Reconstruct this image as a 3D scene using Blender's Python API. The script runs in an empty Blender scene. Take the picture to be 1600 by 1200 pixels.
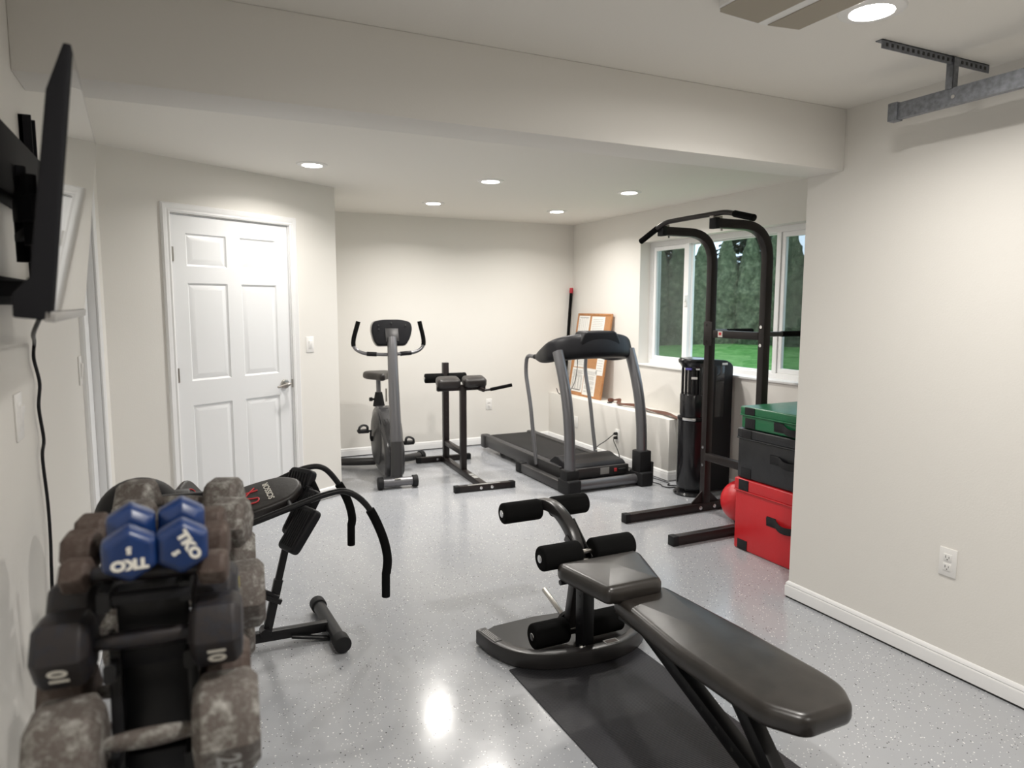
import bpy, bmesh, math, random
from mathutils import Vector, Matrix, noise
random.seed(7)
SC = bpy.context.scene
COL = SC.collection
PI = math.pi
V = Vector

# ------------------------------------------------------------------ materials
def srgb(r, g, b):
    def f(c):
        c /= 255.0
        return c / 12.92 if c <= 0.04045 else ((c + 0.055) / 1.055) ** 2.4
    return (f(r), f(g), f(b), 1.0)

class NT:
    def __init__(s, name):
        s.m = bpy.data.materials.new(name); s.m.use_nodes = True
        s.t = s.m.node_tree; s.b = s.t.nodes['Principled BSDF']
        s.tc = None
    def n(s, kind, **kw):
        x = s.t.nodes.new(kind)
        for k, v in kw.items():
            if k in x.inputs: x.inputs[k].default_value = v
            else: setattr(x, k, v)
        return x
    def l(s, a, b): s.t.links.new(a, b)
    def obj(s):
        if not s.tc: s.tc = s.n('ShaderNodeTexCoord')
        return s.tc.outputs['Object']
    def noise(s, scale, detail=2.0, rough=0.5):
        x = s.n('ShaderNodeTexNoise'); x.inputs['Scale'].default_value = scale
        x.inputs['Detail'].default_value = detail; x.inputs['Roughness'].default_value = rough
        s.l(s.obj(), x.inputs['Vector']); return x.outputs['Fac']
    def ramp(s, fac, stops):
        x = s.n('ShaderNodeValToRGB'); e = x.color_ramp.elements
        e[0].position, e[0].color = stops[0]; e[1].position, e[1].color = stops[-1]
        for p, c in stops[1:-1]:
            q = e.new(p); q.color = c
        s.l(fac, x.inputs['Fac']); return x.outputs['Color']
    def bump(s, h, strength, dist=0.002):
        x = s.n('ShaderNodeBump'); x.inputs['Strength'].default_value = strength
        x.inputs['Distance'].default_value = dist
        s.l(h, x.inputs['Height']); s.l(x.outputs['Normal'], s.b.inputs['Normal'])

def mat(name, col, rough=0.5, metal=0.0, bump=None, var=None, coat=0.0, spec=0.5):
    t = NT(name); b = t.b
    b.inputs['Base Color'].default_value = col
    b.inputs['Roughness'].default_value = rough
    b.inputs['Metallic'].default_value = metal
    b.inputs['Coat Weight'].default_value = coat
    b.inputs['Specular IOR Level'].default_value = spec
    if var:                                  # (scale, amount): gentle colour variation
        sc, am = var
        lo = tuple(max(0, c * (1 - am)) for c in col[:3]) + (1,)
        hi = tuple(min(1, c * (1 + am)) for c in col[:3]) + (1,)
        t.l(t.ramp(t.noise(sc, 4), [(0.3, lo), (0.7, hi)]), b.inputs['Base Color'])
    if bump:
        sc, st = bump[:2]
        t.bump(t.noise(sc, 3), st, bump[2] if len(bump) > 2 else 0.002)
    return t.m

M = {}
M['wall'] = mat('wall_paint', (0.78, 0.76, 0.72, 1), 0.55, bump=(140, 0.25, 0.0015), spec=0.35)
M['ceil'] = mat('ceiling_paint', (0.80, 0.775, 0.725, 1), 0.7, bump=(120, 0.3, 0.0015), spec=0.2)
M['trim'] = mat('trim_white', (0.84, 0.84, 0.84, 1), 0.35)
M['door'] = mat('door_white', (0.83, 0.84, 0.85, 1), 0.4, bump=(60, 0.08, 0.001))
M['plastic_w'] = mat('white_plastic', (0.82, 0.81, 0.79, 1), 0.35)
M['slot'] = mat('slot_dark', (0.02, 0.02, 0.02, 1), 0.6)
M['black'] = mat('black_powdercoat', (0.010, 0.010, 0.011, 1), 0.34, spec=0.28)
M['tower'] = mat('brown_black_powdercoat', (0.020, 0.0155, 0.015, 1), 0.36, spec=0.32)
M['gloss'] = mat('gloss_black', (0.014, 0.014, 0.016, 1), 0.16)
M['satin'] = mat('satin_black_plastic', (0.009, 0.009, 0.011, 1), 0.45, spec=0.22)
M['foam'] = mat('black_foam', (0.006, 0.006, 0.006, 1), 0.95, bump=(300, 0.4, 0.002), spec=0.1)
M['rubber'] = mat('black_rubber', (0.011, 0.011, 0.012, 1), 0.65, spec=0.3)
M['grey_metal'] = mat('grey_metallic_paint', (0.17, 0.17, 0.18, 1), 0.33, 0.6)
M['matte'] = mat('matte_black_plastic', (0.008, 0.008, 0.010, 1), 0.75, spec=0.2)
M['grey_dark'] = mat('dark_grey_paint', (0.050, 0.049, 0.050, 1), 0.36, 0.2, spec=0.4)
M['base_grey'] = mat('dark_brown_grey_paint', (0.030, 0.028, 0.028, 1), 0.30, 0.1, spec=0.45)
M['shroud'] = mat('charcoal_shroud', (0.055, 0.055, 0.058, 1), 0.22, 0.2)
M['chrome'] = mat('chrome', (0.7, 0.7, 0.7, 1), 0.18, 1.0)
M['steel'] = mat('satin_steel', (0.45, 0.43, 0.40, 1), 0.32, 1.0)
M['galv'] = mat('galvanised', (0.20, 0.21, 0.23, 1), 0.5, 0.6, var=(60, 0.25))
M['vinyl'] = mat('worn_brown_black_vinyl', (0.024, 0.0205, 0.018, 1), 0.31, bump=(16, 0.14, 0.004), var=(14, 0.25), spec=0.55)
M['vinyl2'] = mat('brown_black_vinyl', (0.020, 0.017, 0.016, 1), 0.4, bump=(60, 0.2, 0.003))
M['blue'] = mat('blue_neoprene', (0.004, 0.024, 0.105, 1), 0.36, var=(30, 0.2))
M['white_print'] = mat('white_print', (0.72, 0.70, 0.64, 1), 0.5)
M['grey_print'] = mat('grey_print', (0.35, 0.35, 0.34, 1), 0.5)
M['red_print'] = mat('red_print', (0.62, 0.05, 0.06, 1), 0.5)
M['red'] = mat('red_vinyl', (0.60, 0.016, 0.022, 1), 0.36, bump=(14, 0.25, 0.01))
M['blackvinyl'] = mat('black_vinyl', (0.009, 0.0095, 0.012, 1), 0.38, bump=(14, 0.3, 0.01))
M['green'] = mat('green_vinyl', (0.008, 0.15, 0.055, 1), 0.3, bump=(14, 0.3, 0.01))
M['webbing'] = mat('black_webbing', (0.008, 0.008, 0.010, 1), 0.8, bump=(500, 0.3, 0.001))
M['wood'] = mat('light_oak', (0.42, 0.19, 0.07, 1), 0.5, var=(20, 0.2))
M['cork'] = mat('cork', (0.46, 0.23, 0.10, 1), 0.85, var=(300, 0.25), bump=(400, 0.3, 0.001))
M['paper'] = mat('paper', (0.80, 0.79, 0.76, 1), 0.8)
M['leather'] = mat('brown_leather', (0.11, 0.036, 0.018, 1), 0.5, var=(40, 0.2))
M['beige'] = mat('beige_panel', (0.36, 0.32, 0.255, 1), 0.6)
M['screen_dark'] = mat('tv_glass', (0.012, 0.012, 0.013, 1), 0.035, spec=0.8, coat=1.0)
M['silver_bezel'] = mat('silver_bezel', (0.35, 0.34, 0.33, 1), 0.4, 0.5)
M['redcap'] = mat('red_cap', (0.45, 0.02, 0.035, 1), 0.5)
M['yellow'] = mat('yellow_tag', (0.7, 0.6, 0.05, 1), 0.5)
M['bluelens'] = mat('blue_lens', (0.12, 0.10, 0.45, 1), 0.3)
M['ballblack'] = mat('black_ball_rubber', (0.006, 0.006, 0.007, 1), 0.5, spec=0.2)

def iron(name, base, rust, light, rough=0.62):
    t = NT(name)
    c = t.ramp(t.noise(34, 8, 0.7), [(0.30, base), (0.47, rust), (0.56, base), (0.72, light)])
    t.l(c, t.b.inputs['Base Color']); t.b.inputs['Roughness'].default_value = rough
    t.b.inputs['Metallic'].default_value = 0.25
    t.bump(t.noise(90, 5, 0.6), 0.35, 0.002)
    return t.m
M['iron'] = iron('worn_grey_iron', (0.175, 0.165, 0.15, 1), (0.085, 0.068, 0.060, 1), (0.42, 0.41, 0.385, 1))
M['iron_brown'] = iron('rusty_brown_iron', (0.085, 0.065, 0.055, 1), (0.055, 0.035, 0.028, 1), (0.15, 0.125, 0.11, 1))
M['iron_dark'] = iron('dark_iron', (0.012, 0.012, 0.017, 1), (0.018, 0.014, 0.014, 1), (0.026, 0.026, 0.032, 1), 0.5)

# epoxy floor with flakes
def floor_mat():
    t = NT('grey_epoxy_with_flakes'); b = t.b
    base = t.ramp(t.noise(1.6, 3), [(0.3, (0.355, 0.368, 0.395, 1)), (0.7, (0.395, 0.405, 0.425, 1))])
    def flakes(scale, thr, dist, seed):
        mp = t.n('ShaderNodeMapping'); mp.inputs['Location'].default_value = (seed, seed * .7, 0)
        t.l(t.obj(), mp.inputs['Vector'])
        v = t.n('ShaderNodeTexVoronoi'); v.inputs['Scale'].default_value = scale
        t.l(mp.outputs['Vector'], v.inputs['Vector'])
        sep = t.n('ShaderNodeSeparateColor'); t.l(v.outputs['Color'], sep.inputs['Color'])
        a = t.n('ShaderNodeMath', operation='GREATER_THAN'); t.l(sep.outputs[0], a.inputs[0]); a.inputs[1].default_value = thr
        d = t.n('ShaderNodeMath', operation='LESS_THAN'); t.l(v.outputs['Distance'], d.inputs[0]); d.inputs[1].default_value = dist
        m = t.n('ShaderNodeMath', operation='MULTIPLY'); t.l(a.outputs[0], m.inputs[0]); t.l(d.outputs[0], m.inputs[1])
        return m.outputs[0], sep.outputs[1]
    col = base
    for scale, thr, dist, seed in ((95, 0.885, 0.27, 0), (150, 0.90, 0.3, 3.3)):
        f, rnd = flakes(scale, thr, dist, seed)
        fc = t.n('ShaderNodeValToRGB'); fc.color_ramp.interpolation = 'CONSTANT'
        e = fc.color_ramp.elements; e[0].position = 0; e[0].color = (0.03, 0.03, 0.03, 1)
        e[1].position = 0.34; e[1].color = (0.85, 0.85, 0.85, 1)
        t.l(rnd, fc.inputs['Fac'])
        mx = t.n('ShaderNodeMix', data_type='RGBA')
        t.l(f, mx.inputs[0]); t.l(col, mx.inputs[6]); t.l(fc.outputs['Color'], mx.inputs[7])
        col = mx.outputs[2]
    t.l(col, b.inputs['Base Color'])
    r = t.ramp(t.noise(5, 4), [(0.3, (0.15, 0.15, 0.15, 1)), (0.75, (0.24, 0.24, 0.24, 1))])
    t.l(r, b.inputs['Roughness'])
    b.inputs['Specular IOR Level'].default_value = 0.62
    t.bump(t.noise(9, 2), 0.12, 0.004)
    return t.m
M['floor'] = floor_mat()

def mat_rubber():
    t = NT('ribbed_rubber_mat')
    t.b.inputs['Base Color'].default_value = (0.022, 0.022, 0.027, 1); t.b.inputs['Roughness'].default_value = 0.5
    w = t.n('ShaderNodeTexWave'); w.bands_direction = 'Y'; w.inputs['Scale'].default_value = 42
    t.l(t.obj(), w.inputs['Vector'])
    t.bump(w.outputs['Fac'], 0.6, 0.002)
    c = t.ramp(t.noise(5, 5), [(0.35, (0.018, 0.018, 0.022, 1)), (0.75, (0.030, 0.030, 0.035, 1))])
    t.l(c, t.b.inputs['Base Color'])
    return t.m
M['mat'] = mat_rubber()

def glass_mat(name, tint, fac):
    t = NT(name); t.t.nodes.remove(t.b)
    tr = t.n('ShaderNodeBsdfTransparent'); tr.inputs['Color'].default_value = tint
    gl = t.n('ShaderNodeBsdfGlossy'); gl.inputs['Roughness'].default_value = 0.0
    lw = t.n('ShaderNodeLayerWeight'); lw.inputs['Blend'].default_value = 0.5
    pw = t.n('ShaderNodeMath', operation='POWER'); t.l(lw.outputs['Facing'], pw.inputs[0]); pw.inputs[1].default_value = 5.0
    mm = t.n('ShaderNodeMath', operation='MULTIPLY_ADD'); t.l(pw.outputs[0], mm.inputs[0]); mm.inputs[1].default_value = 0.9 * fac; mm.inputs[2].default_value = 0.025
    mx = t.n('ShaderNodeMixShader'); t.l(mm.outputs[0], mx.inputs[0]); t.l(tr.outputs[0], mx.inputs[1]); t.l(gl.outputs[0], mx.inputs[2])
    out = t.t.nodes['Material Output']; t.l(mx.outputs[0], out.inputs['Surface'])
    return t.m
M['glass'] = glass_mat('window_glass', (0.93, 0.96, 0.95, 1), 1.0)
def screen_mat():
    t = NT('insect_screen'); t.t.nodes.remove(t.b)
    tr = t.n('ShaderNodeBsdfTransparent'); df = t.n('ShaderNodeBsdfDiffuse'); df.inputs['Color'].default_value = (0.10, 0.10, 0.10, 1)
    mx = t.n('ShaderNodeMixShader'); mx.inputs[0].default_value = 0.30
    t.l(tr.outputs[0], mx.inputs[1]); t.l(df.outputs[0], mx.inputs[2])
    t.l(mx.outputs[0], t.t.nodes['Material Output'].inputs['Surface']); return t.m
M['screen'] = screen_mat()
def emit(name, col, s):
    t = NT(name); t.b.inputs['Base Color'].default_value = (0.9, 0.9, 0.9, 1)
    t.b.inputs['Emission Color'].default_value = col; t.b.inputs['Emission Strength'].default_value = s
    return t.m
M['lamp'] = emit('lamp_diffuser', (1.0, 0.96, 0.905, 1), 62.0)
def foliage(name, a, b, c, sc=9):
    t = NT(name)
    t.l(t.ramp(t.noise(sc, 8, 0.75), [(0.32, a), (0.5, b), (0.7, c)]), t.b.inputs['Base Color'])
    t.b.inputs['Roughness'].default_value = 0.85
    t.b.inputs['Specular IOR Level'].default_value = 0.1
    t.bump(t.noise(sc * 1.6, 6, 0.7), 1.0, 0.12)
    return t.m
M['hedge'] = foliage('arborvitae_foliage', (0.025, 0.045, 0.022, 1), (0.12, 0.155, 0.085, 1), (0.30, 0.34, 0.20, 1), 7)
M['fir'] = foliage('fir_foliage', (0.012, 0.022, 0.014, 1), (0.03, 0.05, 0.03, 1), (0.06, 0.08, 0.05, 1), 3)
M['grass'] = foliage('lawn_grass', (0.05, 0.17, 0.035, 1), (0.14, 0.33, 0.08, 1), (0.30, 0.48, 0.18, 1), 3.5)
M['bark'] = mat('bark', (0.05, 0.035, 0.025, 1), 0.9)

# ------------------------------------------------------------------ mesh builder
def rotz(a): return Matrix.Rotation(a, 4, 'Z')
def frame(origin, x, y, z):
    m = Matrix.Identity(4)
    for i, a in enumerate((V(x), V(y), V(z))):
        a = a.normalized()
        for j in range(3): m[j][i] = a[j]
    for j in range(3): m[j][3] = origin[j]
    return m
def align(p0, p1, hint=(0, 0, 1)):
    """matrix at the middle of p0-p1 whose local Z runs along the segment, local X near hint"""
    p0, p1 = V(p0), V(p1); z = (p1 - p0).normalized(); h = V(hint)
    if abs(z.dot(h.normalized())) > 0.97: h = V((1, 0, 0)) if abs(z.x) < 0.9 else V((0, 1, 0))
    x = (h - z * h.dot(z)).normalized(); y = z.cross(x)
    return frame((p0 + p1) / 2, x, y, z)
def fillet(pts, r, n=6):
    pts = [V(p) for p in pts]; out = [pts[0]]
    for i in range(1, len(pts) - 1):
        a, b, c = pts[i - 1], pts[i], pts[i + 1]
        d1, d2 = (a - b), (c - b)
        rr = min(r, d1.length * 0.49, d2.length * 0.49)
        s, e = b + d1.normalized() * rr, b + d2.normalized() * rr
        for k in range(n + 1):
            t = k / n
            out.append(s * (1 - t) ** 2 + b * 2 * t * (1 - t) + e * t * t)
    out.append(pts[-1]); return out
def smooth_path(pts, n=6):
    pts = [V(p) for p in pts]; P = [pts[0] * 2 - pts[1]] + pts + [pts[-1] * 2 - pts[-2]]; out = []
    for i in range(1, len(P) - 2):
        for k in range(n):
            t = k / n; a, b, c, d = P[i - 1:i + 3]
            out.append(0.5 * ((2 * b) + (c - a) * t + (2 * a - 5 * b + 4 * c - d) * t * t + (3 * b - a - 3 * c + d) * t ** 3))
    out.append(pts[-1]); return out
def circle(r, n=14, rx=None):
    rx = rx or r
    return [(rx * math.cos(2 * PI * i / n), r * math.sin(2 * PI * i / n)) for i in range(n)]
def rrect(w, h, r=0.004, n=3):
    pts = []
    for cx, cy, a0 in ((w / 2 - r, h / 2 - r, 0), (-w / 2 + r, h / 2 - r, 90), (-w / 2 + r, -h / 2 + r, 180), (w / 2 - r, -h / 2 + r, 270)):
        for k in range(n):
            a = math.radians(a0 + 90 * k / (n - 1)); pts.append((cx + r * math.cos(a), cy + r * math.sin(a)))
    return pts

class MB:
    def __init__(s): s.bm = bmesh.new()
    def _merge(s, t, mtx=None, bev=0, seg=2, ang=35):
        bmesh.ops.recalc_face_normals(t, faces=t.faces)
        if bev > 0:
            es = [e for e in t.edges if len(e.link_faces) == 2 and e.calc_face_angle(0) > math.radians(ang)]
            bmesh.ops.bevel(t, geom=es, offset=bev, segments=seg, profile=0.5, affect='EDGES', clamp_overlap=True)
        if mtx is not None: bmesh.ops.transform(t, matrix=mtx, verts=t.verts)
        bmesh.ops.recalc_face_normals(t, faces=t.faces)
        me = bpy.data.meshes.new('tmp'); t.to_mesh(me); t.free(); s.bm.from_mesh(me); bpy.data.meshes.remove(me)
        return s
    def box(s, c, size, mtx=None, bev=0, seg=2):
        t = bmesh.new(); bmesh.ops.create_cube(t, size=1)
        bmesh.ops.scale(t, vec=V(size), verts=t.verts)
        m = Matrix.Translation(V(c))
        if mtx is not None: m = m @ mtx
        return s._merge(t, m, bev, seg)
    def lim(s, x0, x1, y0, y1, z0, z1, bev=0, seg=2, mtx=None):
        t = bmesh.new(); bmesh.ops.create_cube(t, size=1)
        bmesh.ops.scale(t, vec=V((x1 - x0, y1 - y0, z1 - z0)), verts=t.verts)
        bmesh.ops.translate(t, vec=V(((x0 + x1) / 2, (y0 + y1) / 2, (z0 + z1) / 2)), verts=t.verts)
        return s._merge(t, mtx, bev, seg)
    def beam(s, p0, p1, w, h, hint=(0, 0, 1), bev=0.003):
        """w along hint, h across"""
        t = bmesh.new(); bmesh.ops.create_cube(t, size=1)
        L = (V(p1) - V(p0)).length
        bmesh.ops.scale(t, vec=V((w, h, L)), verts=t.verts)
        return s._merge(t, align(p0, p1, hint), bev)
    def cyl(s, p0, p1, r, r2=None, n=24, bev=0, seg=3):
        t = bmesh.new(); L = (V(p1) - V(p0)).length
        bmesh.ops.create_cone(t, cap_ends=True, segments=n, radius1=r, radius2=r if r2 is None else r2, depth=L)
        return s._merge(t, align(p0, p1), bev, seg)
    def sphere(s, c, r, n=24, mtx=None):
        t = bmesh.new(); bmesh.ops.create_uvsphere(t, u_segments=n, v_segments=max(6, n // 2), radius=1)
        r = (r, r, r) if isinstance(r, (int, float)) else r
        bmesh.ops.scale(t, vec=V(r), verts=t.verts)
        m = Matrix.Translation(V(c))
        if mtx is not None: m = m @ mtx
        return s._merge(t, m)
    def sweep(s, path, prof, hint=(0, 0, 1), scales=None, closed=False, cap=True):
        path = [V(p) for p in path]; t = bmesh.new(); n = len(path); rings = []
        tang = []
        for i in range(n):
            a = path[(i - 1) % n] if (closed or i > 0) else path[i]
            b = path[(i + 1) % n] if (closed or i < n - 1) else path[i]
            tang.append((b - a).normalized())
        h = V(hint); x = None
        for i in range(n):
            z = tang[i]
            if x is None:
                if abs(z.dot(h.normalized())) > 0.99: h = V((1, 0, 0)) if abs(z.x) < .9 else V((0, 1, 0))
                x = (h - z * h.dot(z)).normalized()
            else:
                x = (x - z * x.dot(z)).normalized()
            y = z.cross(x)
            sc = scales[i] if scales else 1.0
            sx, sy = sc if isinstance(sc, (tuple, list)) else (sc, sc)
            rings.append([t.verts.new(path[i] + x * px * sx + y * py * sy) for px, py in prof])
        m = len(prof)
        for i in range(n if closed else n - 1):
            A, B = rings[i], rings[(i + 1) % n]
            for k in range(m): t.faces.new((A[k], A[(k + 1) % m], B[(k + 1) % m], B[k]))
        if cap and not closed:
            t.faces.new(rings[0][::-1]); t.faces.new(rings[-1])
        return s._merge(t)
    def tube(s, path, r, n=12, closed=False): return s.sweep(path, circle(r, n), closed=closed)
    def lathe(s, prof, c=(0, 0, 0), n=32, mtx=None):
        """prof: (r, z) from bottom to top; r=0 closes"""
        t = bmesh.new(); rings = []
        for r, z in prof:
            if r <= 1e-6: rings.append([t.verts.new((0, 0, z))])
            else: rings.append([t.verts.new((r * math.cos(2 * PI * k / n), r * math.sin(2 * PI * k / n), z)) for k in range(n)])
        for A, B in zip(rings, rings[1:]):
            for k in range(n):
                a0, a1 = A[k % len(A)], A[(k + 1) % len(A)]; b0, b1 = B[k % len(B)], B[(k + 1) % len(B)]
                vs = []
                for v in (a0, a1, b1, b0):
                    if v not in vs: vs.append(v)
                if len(vs) > 2: t.faces.new(vs)
        m = Matrix.Translation(V(c))
        if mtx is not None: m = m @ mtx
        return s._merge(t, m)
    def prism(s, pts, vec, bev=0, seg=3, mtx=None, ang=35):
        t = bmesh.new(); a = [t.verts.new(V(p)) for p in pts]; b = [t.verts.new(V(p) + V(vec)) for p in pts]
        n = len(pts); t.faces.new(a[::-1]); t.faces.new(b)
        for i in range(n): t.faces.new((a[i], a[(i + 1) % n], b[(i + 1) % n], b[i]))
        return s._merge(t, mtx, bev, seg, ang)
    def pad(s, outline, z0, z1, r, mtx=None, dome=0.0, cr=0.03):
        """upholstered pad: outline (x,y) polygon with rounded corners, soft edges"""
        pts = fillet([(x, y, 0) for x, y in outline + outline[:2]], cr, 5)[6:] if False else round_poly(outline, cr)
        cx = sum(p[0] for p in pts) / len(pts); cy = sum(p[1] for p in pts) / len(pts)
        t = bmesh.new(); rings = []
        prof = []
        for k in range(5):
            a = PI / 2 * k / 4; prof.append((r * (1 - math.sin(a)) , z0 + r * 0.6 * (1 - math.cos(a)) ))
        prof = [(r * .5, z0), (r * .15, z0 + r * .2), (0, z0 + r * .6)] + [(r * (1 - math.cos(PI / 2 * k / 5)), z1 - r + r * math.sin(PI / 2 * k / 5)) for k in range(6)]
        def inset(p, d):
            n = len(p); out = []
            for i in range(n):
                a, b, c = V(p[i - 1]), V(p[i]), V(p[(i + 1) % n])
                t1, t2 = (b - a).normalized(), (c - b).normalized()
                nn = V((-(t1.y + t2.y), t1.x + t2.x)); nn.normalize()
                out.append((b.x + nn.x * d, b.y + nn.y * d))
            return out
        area = sum(pts[i - 1][0] * pts[i][1] - pts[i][0] * pts[i - 1][1] for i in range(len(pts)))
        if area < 0: pts = pts[::-1]
        for d, z in prof: rings.append([t.verts.new((x, y, z)) for x, y in inset(pts, d)])
        base = inset(pts, r)
        for f in (0.94, 0.86, 0.75, 0.6, 0.4, 0.2):
            rings.append([t.verts.new((cx + (x - cx) * f, cy + (y - cy) * f, z1 + dome * (1 - f * f))) for x, y in base])
        top = t.verts.new((cx, cy, z1 + dome)); m = len(pts)
        for A, B in zip(rings, rings[1:]):
            for k in range(m): t.faces.new((A[k], A[(k + 1) % m], B[(k + 1) % m], B[k]))
        for k in range(m): t.faces.new((rings[-1][k], rings[-1][(k + 1) % m], top))
        t.faces.new(rings[0][::-1])
        return s._merge(t, mtx)
    def text(s, body, size, mtx, depth=0.0008, align_x='CENTER', bold=0.0, sx=1.0):
        cu = bpy.data.curves.new('t', 'FONT'); cu.body = body; cu.size = size; cu.align_x = align_x; cu.align_y = 'CENTER'
        cu.extrude = depth; cu.offset = bold; cu.resolution_u = 3
        o = bpy.data.objects.new('t', cu); COL.objects.link(o); bpy.context.view_layer.update()
        me = bpy.data.meshes.new_from_object(o.evaluated_get(bpy.context.evaluated_depsgraph_get()))
        bpy.data.objects.remove(o); bpy.data.curves.remove(cu)
        me.transform(mtx @ Matrix.Diagonal((sx, 1, 1, 1))); s.bm.from_mesh(me); bpy.data.meshes.remove(me)
        return s
    def build(s, name, m, parent=None, world=False, angle=35, flat=False):
        if parent is not None and world:
            s.bm.transform(MW[parent].inverted())
        org = None
        if parent is None:
            xs = [v.co for v in s.bm.verts]
            lo = V((min(v.x for v in xs), min(v.y for v in xs), min(v.z for v in xs)))
            hi = V((max(v.x for v in xs), max(v.y for v in xs), max(v.z for v in xs)))
            org = V(((lo.x + hi.x) / 2, (lo.y + hi.y) / 2, lo.z))
            s.bm.transform(Matrix.Translation(-org))
        me = bpy.data.meshes.new(name); s.bm.to_mesh(me); s.bm.free()
        if not flat:
            me.shade_smooth(); me.set_sharp_from_angle(angle=math.radians(angle))
        me.materials.append(M[m] if isinstance(m, str) else m)
        o = bpy.data.objects.new(name, me); COL.objects.link(o)
        if parent is not None:
            o.parent = parent; MW[o] = MW[parent].copy()
        else:
            o.location = org; MW[o] = Matrix.Translation(org)
        return o
MW = {}
def round_poly(pts, r, n=5):
    out = []; m = len(pts)
    for i in range(m):
        a, b, c = V(pts[i - 1]), V(pts[i]), V(pts[(i + 1) % m])
        rr = min(r, (a - b).length * .45, (c - b).length * .45)
        s, e = b + (a - b).normalized() * rr, b + (c - b).normalized() * rr
        for k in range(n + 1):
            t = k / n; q = s * (1 - t) ** 2 + b * 2 * t * (1 - t) + e * t * t
            out.append((q.x, q.y))
    return out

def tag(o, label=None, cat=None, group=None, kind=None):
    if label: o['label'] = label
    if cat: o['category'] = cat
    if group: o['group'] = group
    if kind: o['kind'] = kind
    return o
def thing(name, label, cat, loc, rz=0.0, group=None):
    o = bpy.data.objects.new(name, None); COL.objects.link(o); o.empty_display_size = 0.1
    o.location = loc; o.rotation_euler = (0, 0, rz); MW[o] = Matrix.Translation(V(loc)) @ rotz(rz)
    return tag(o, label, cat, group)
def struct(name, mb, m, label=None, cat=None, **kw):
    return tag(mb.build(name, m, **kw), label, cat, kind='structure')
def copy_tree(o, parent=None):
    c = o.copy(); COL.objects.link(c); c.parent = parent
    if o in MW: MW[c] = MW[o].copy()
    for ch in list(o.children): copy_tree(ch, c)
    return c

# ------------------------------------------------------------------ room dimensions (metres)
XL, XR, XW = -0.365, 2.801, 4.054
YB, YC, YF = 6.875, 2.522, 2.319
H, HB = 2.393, 2.119
XK, ZK, YK = 3.757, 0.536, 4.73
Y0 = -3.2
A2, B2 = V((XL, 4.622, 0)), V((1.133, 5.507, 0))

struct('floor', MB().lim(XL - .3, XW + .3, Y0 - .2, YB + .3, -0.12, 0), 'floor', 'grey epoxy floor with black and white flakes', 'floor')
struct('ceiling', MB().lim(XL - .3, XW + .3, Y0 - .2, YB + .3, H, H + .12), 'ceil', 'off-white painted ceiling', 'ceiling')
w = MB()
w.lim(XL - .14, XL, Y0, 3.47, 0, H); w.lim(XL - .14, XL, 4.14, 4.70, 0, H); w.lim(XL - .14, XL, 3.47, 4.14, 2.04, H)
struct('wall_left', w, 'wall', 'off-white wall along the left side behind the television', 'wall')
struct('wall_rear', MB().lim(XL - .14, XR, Y0 - .15, Y0, 0, H), 'wall', 'off-white wall behind the camera', 'wall')
struct('wall_right', MB().lim(XR, XW + .25, Y0, YC, 0, H), 'wall', 'off-white near wall on the right with one outlet', 'wall')
struct('wall_back', MB().lim(1.0, XW + .25, YB, YB + .15, 0, H), 'wall', 'off-white back wall behind bike and treadmill', 'wall')
# window wall with opening
WY0, WY1, WZ0, WZ1, WX = 3.45, 5.61, 0.94, 2.105, XW + .25
w = MB(); w.lim(XW, WX, YC, WY0, 0, H); w.lim(XW, WX, WY1, YB, 0, H); w.lim(XW, WX, WY0, WY1, 0, WZ0); w.lim(XW, WX, WY0, WY1, WZ1, H)
struct('wall_window', w, 'wall', 'off-white wall holding the wide window', 'wall')
struct('trim_1', MB().lim(XK, XW, YK, YB, 0, ZK, bev=0.006), 'wall', 'low off-white ledge along the window wall', 'ledge')
struct('trim_2', MB().lim(XL, XR, YF, YC, HB, H, bev=0.004), 'wall', 'boxed off-white ceiling beam across the room', 'beam')
# diagonal wall with door opening (local frame: X along wall, Y into wall)
dx = (B2 - A2).normalized(); dyv = V((-dx.y, dx.x, 0))
DW = frame(A2, dx, dyv, V((0, 0, 1)))
LW = (B2 - A2).length
s0 = (V((-0.005, 4.834, 0)) - A2).dot(dx); s1 = s0 + 0.878
w = MB(); w.lim(-.1, s0 - .004, 0, .12, 0, H, mtx=DW); w.lim(s1 + .004, LW, 0, .12, 0, H, mtx=DW); w.lim(s0 - .004, s1 + .004, 0, .12, 2.062, H, mtx=DW)
w.lim(1.02, 1.133, B2.y + .03, YB, 0, H)
struct('wall_door', w, 'wall', 'off-white angled wall holding the white door', 'wall')

# baseboards
def bb(mb, pts, side=1, h=0.088):
    """profile board along a floor polyline, mitred at corners; side=+1 puts it to the left of the path"""
    prof = [(0, .010), (.013, .010), (.013, .06), (.012, .064), (.009, .068), (.011, .072), (.009, .079), (.004, h - .002), (0, h)]
    pts = [V((p[0], p[1], 0)) for p in pts]; t = bmesh.new(); rings = []
    ns = []
    for a, b in zip(pts, pts[1:]):
        d = (b - a).normalized(); ns.append(V((-d.y, d.x, 0)) * side)
    for k, p in enumerate(pts):
        if k == 0: m = ns[0]
        elif k == len(pts) - 1: m = ns[-1]
        else: m = (ns[k - 1] + ns[k]) / (1 + ns[k - 1].dot(ns[k]))
        rings.append([t.verts.new(p + m * a + V((0, 0, z))) for a, z in prof])
    n = len(prof)
    for P, Q in zip(rings, rings[1:]):
        for k in range(n): t.faces.new((P[k], P[(k + 1) % n], Q[(k + 1) % n], Q[k]))
    t.faces.new(rings[0]); t.faces.new(rings[-1]); mb._merge(t)
    return mb
struct('baseboard_right', bb(MB(), [(XR, Y0), (XR, YC), (XW, YC)], 1), 'trim', 'white baseboard along the near right wall', 'baseboard')
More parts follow.
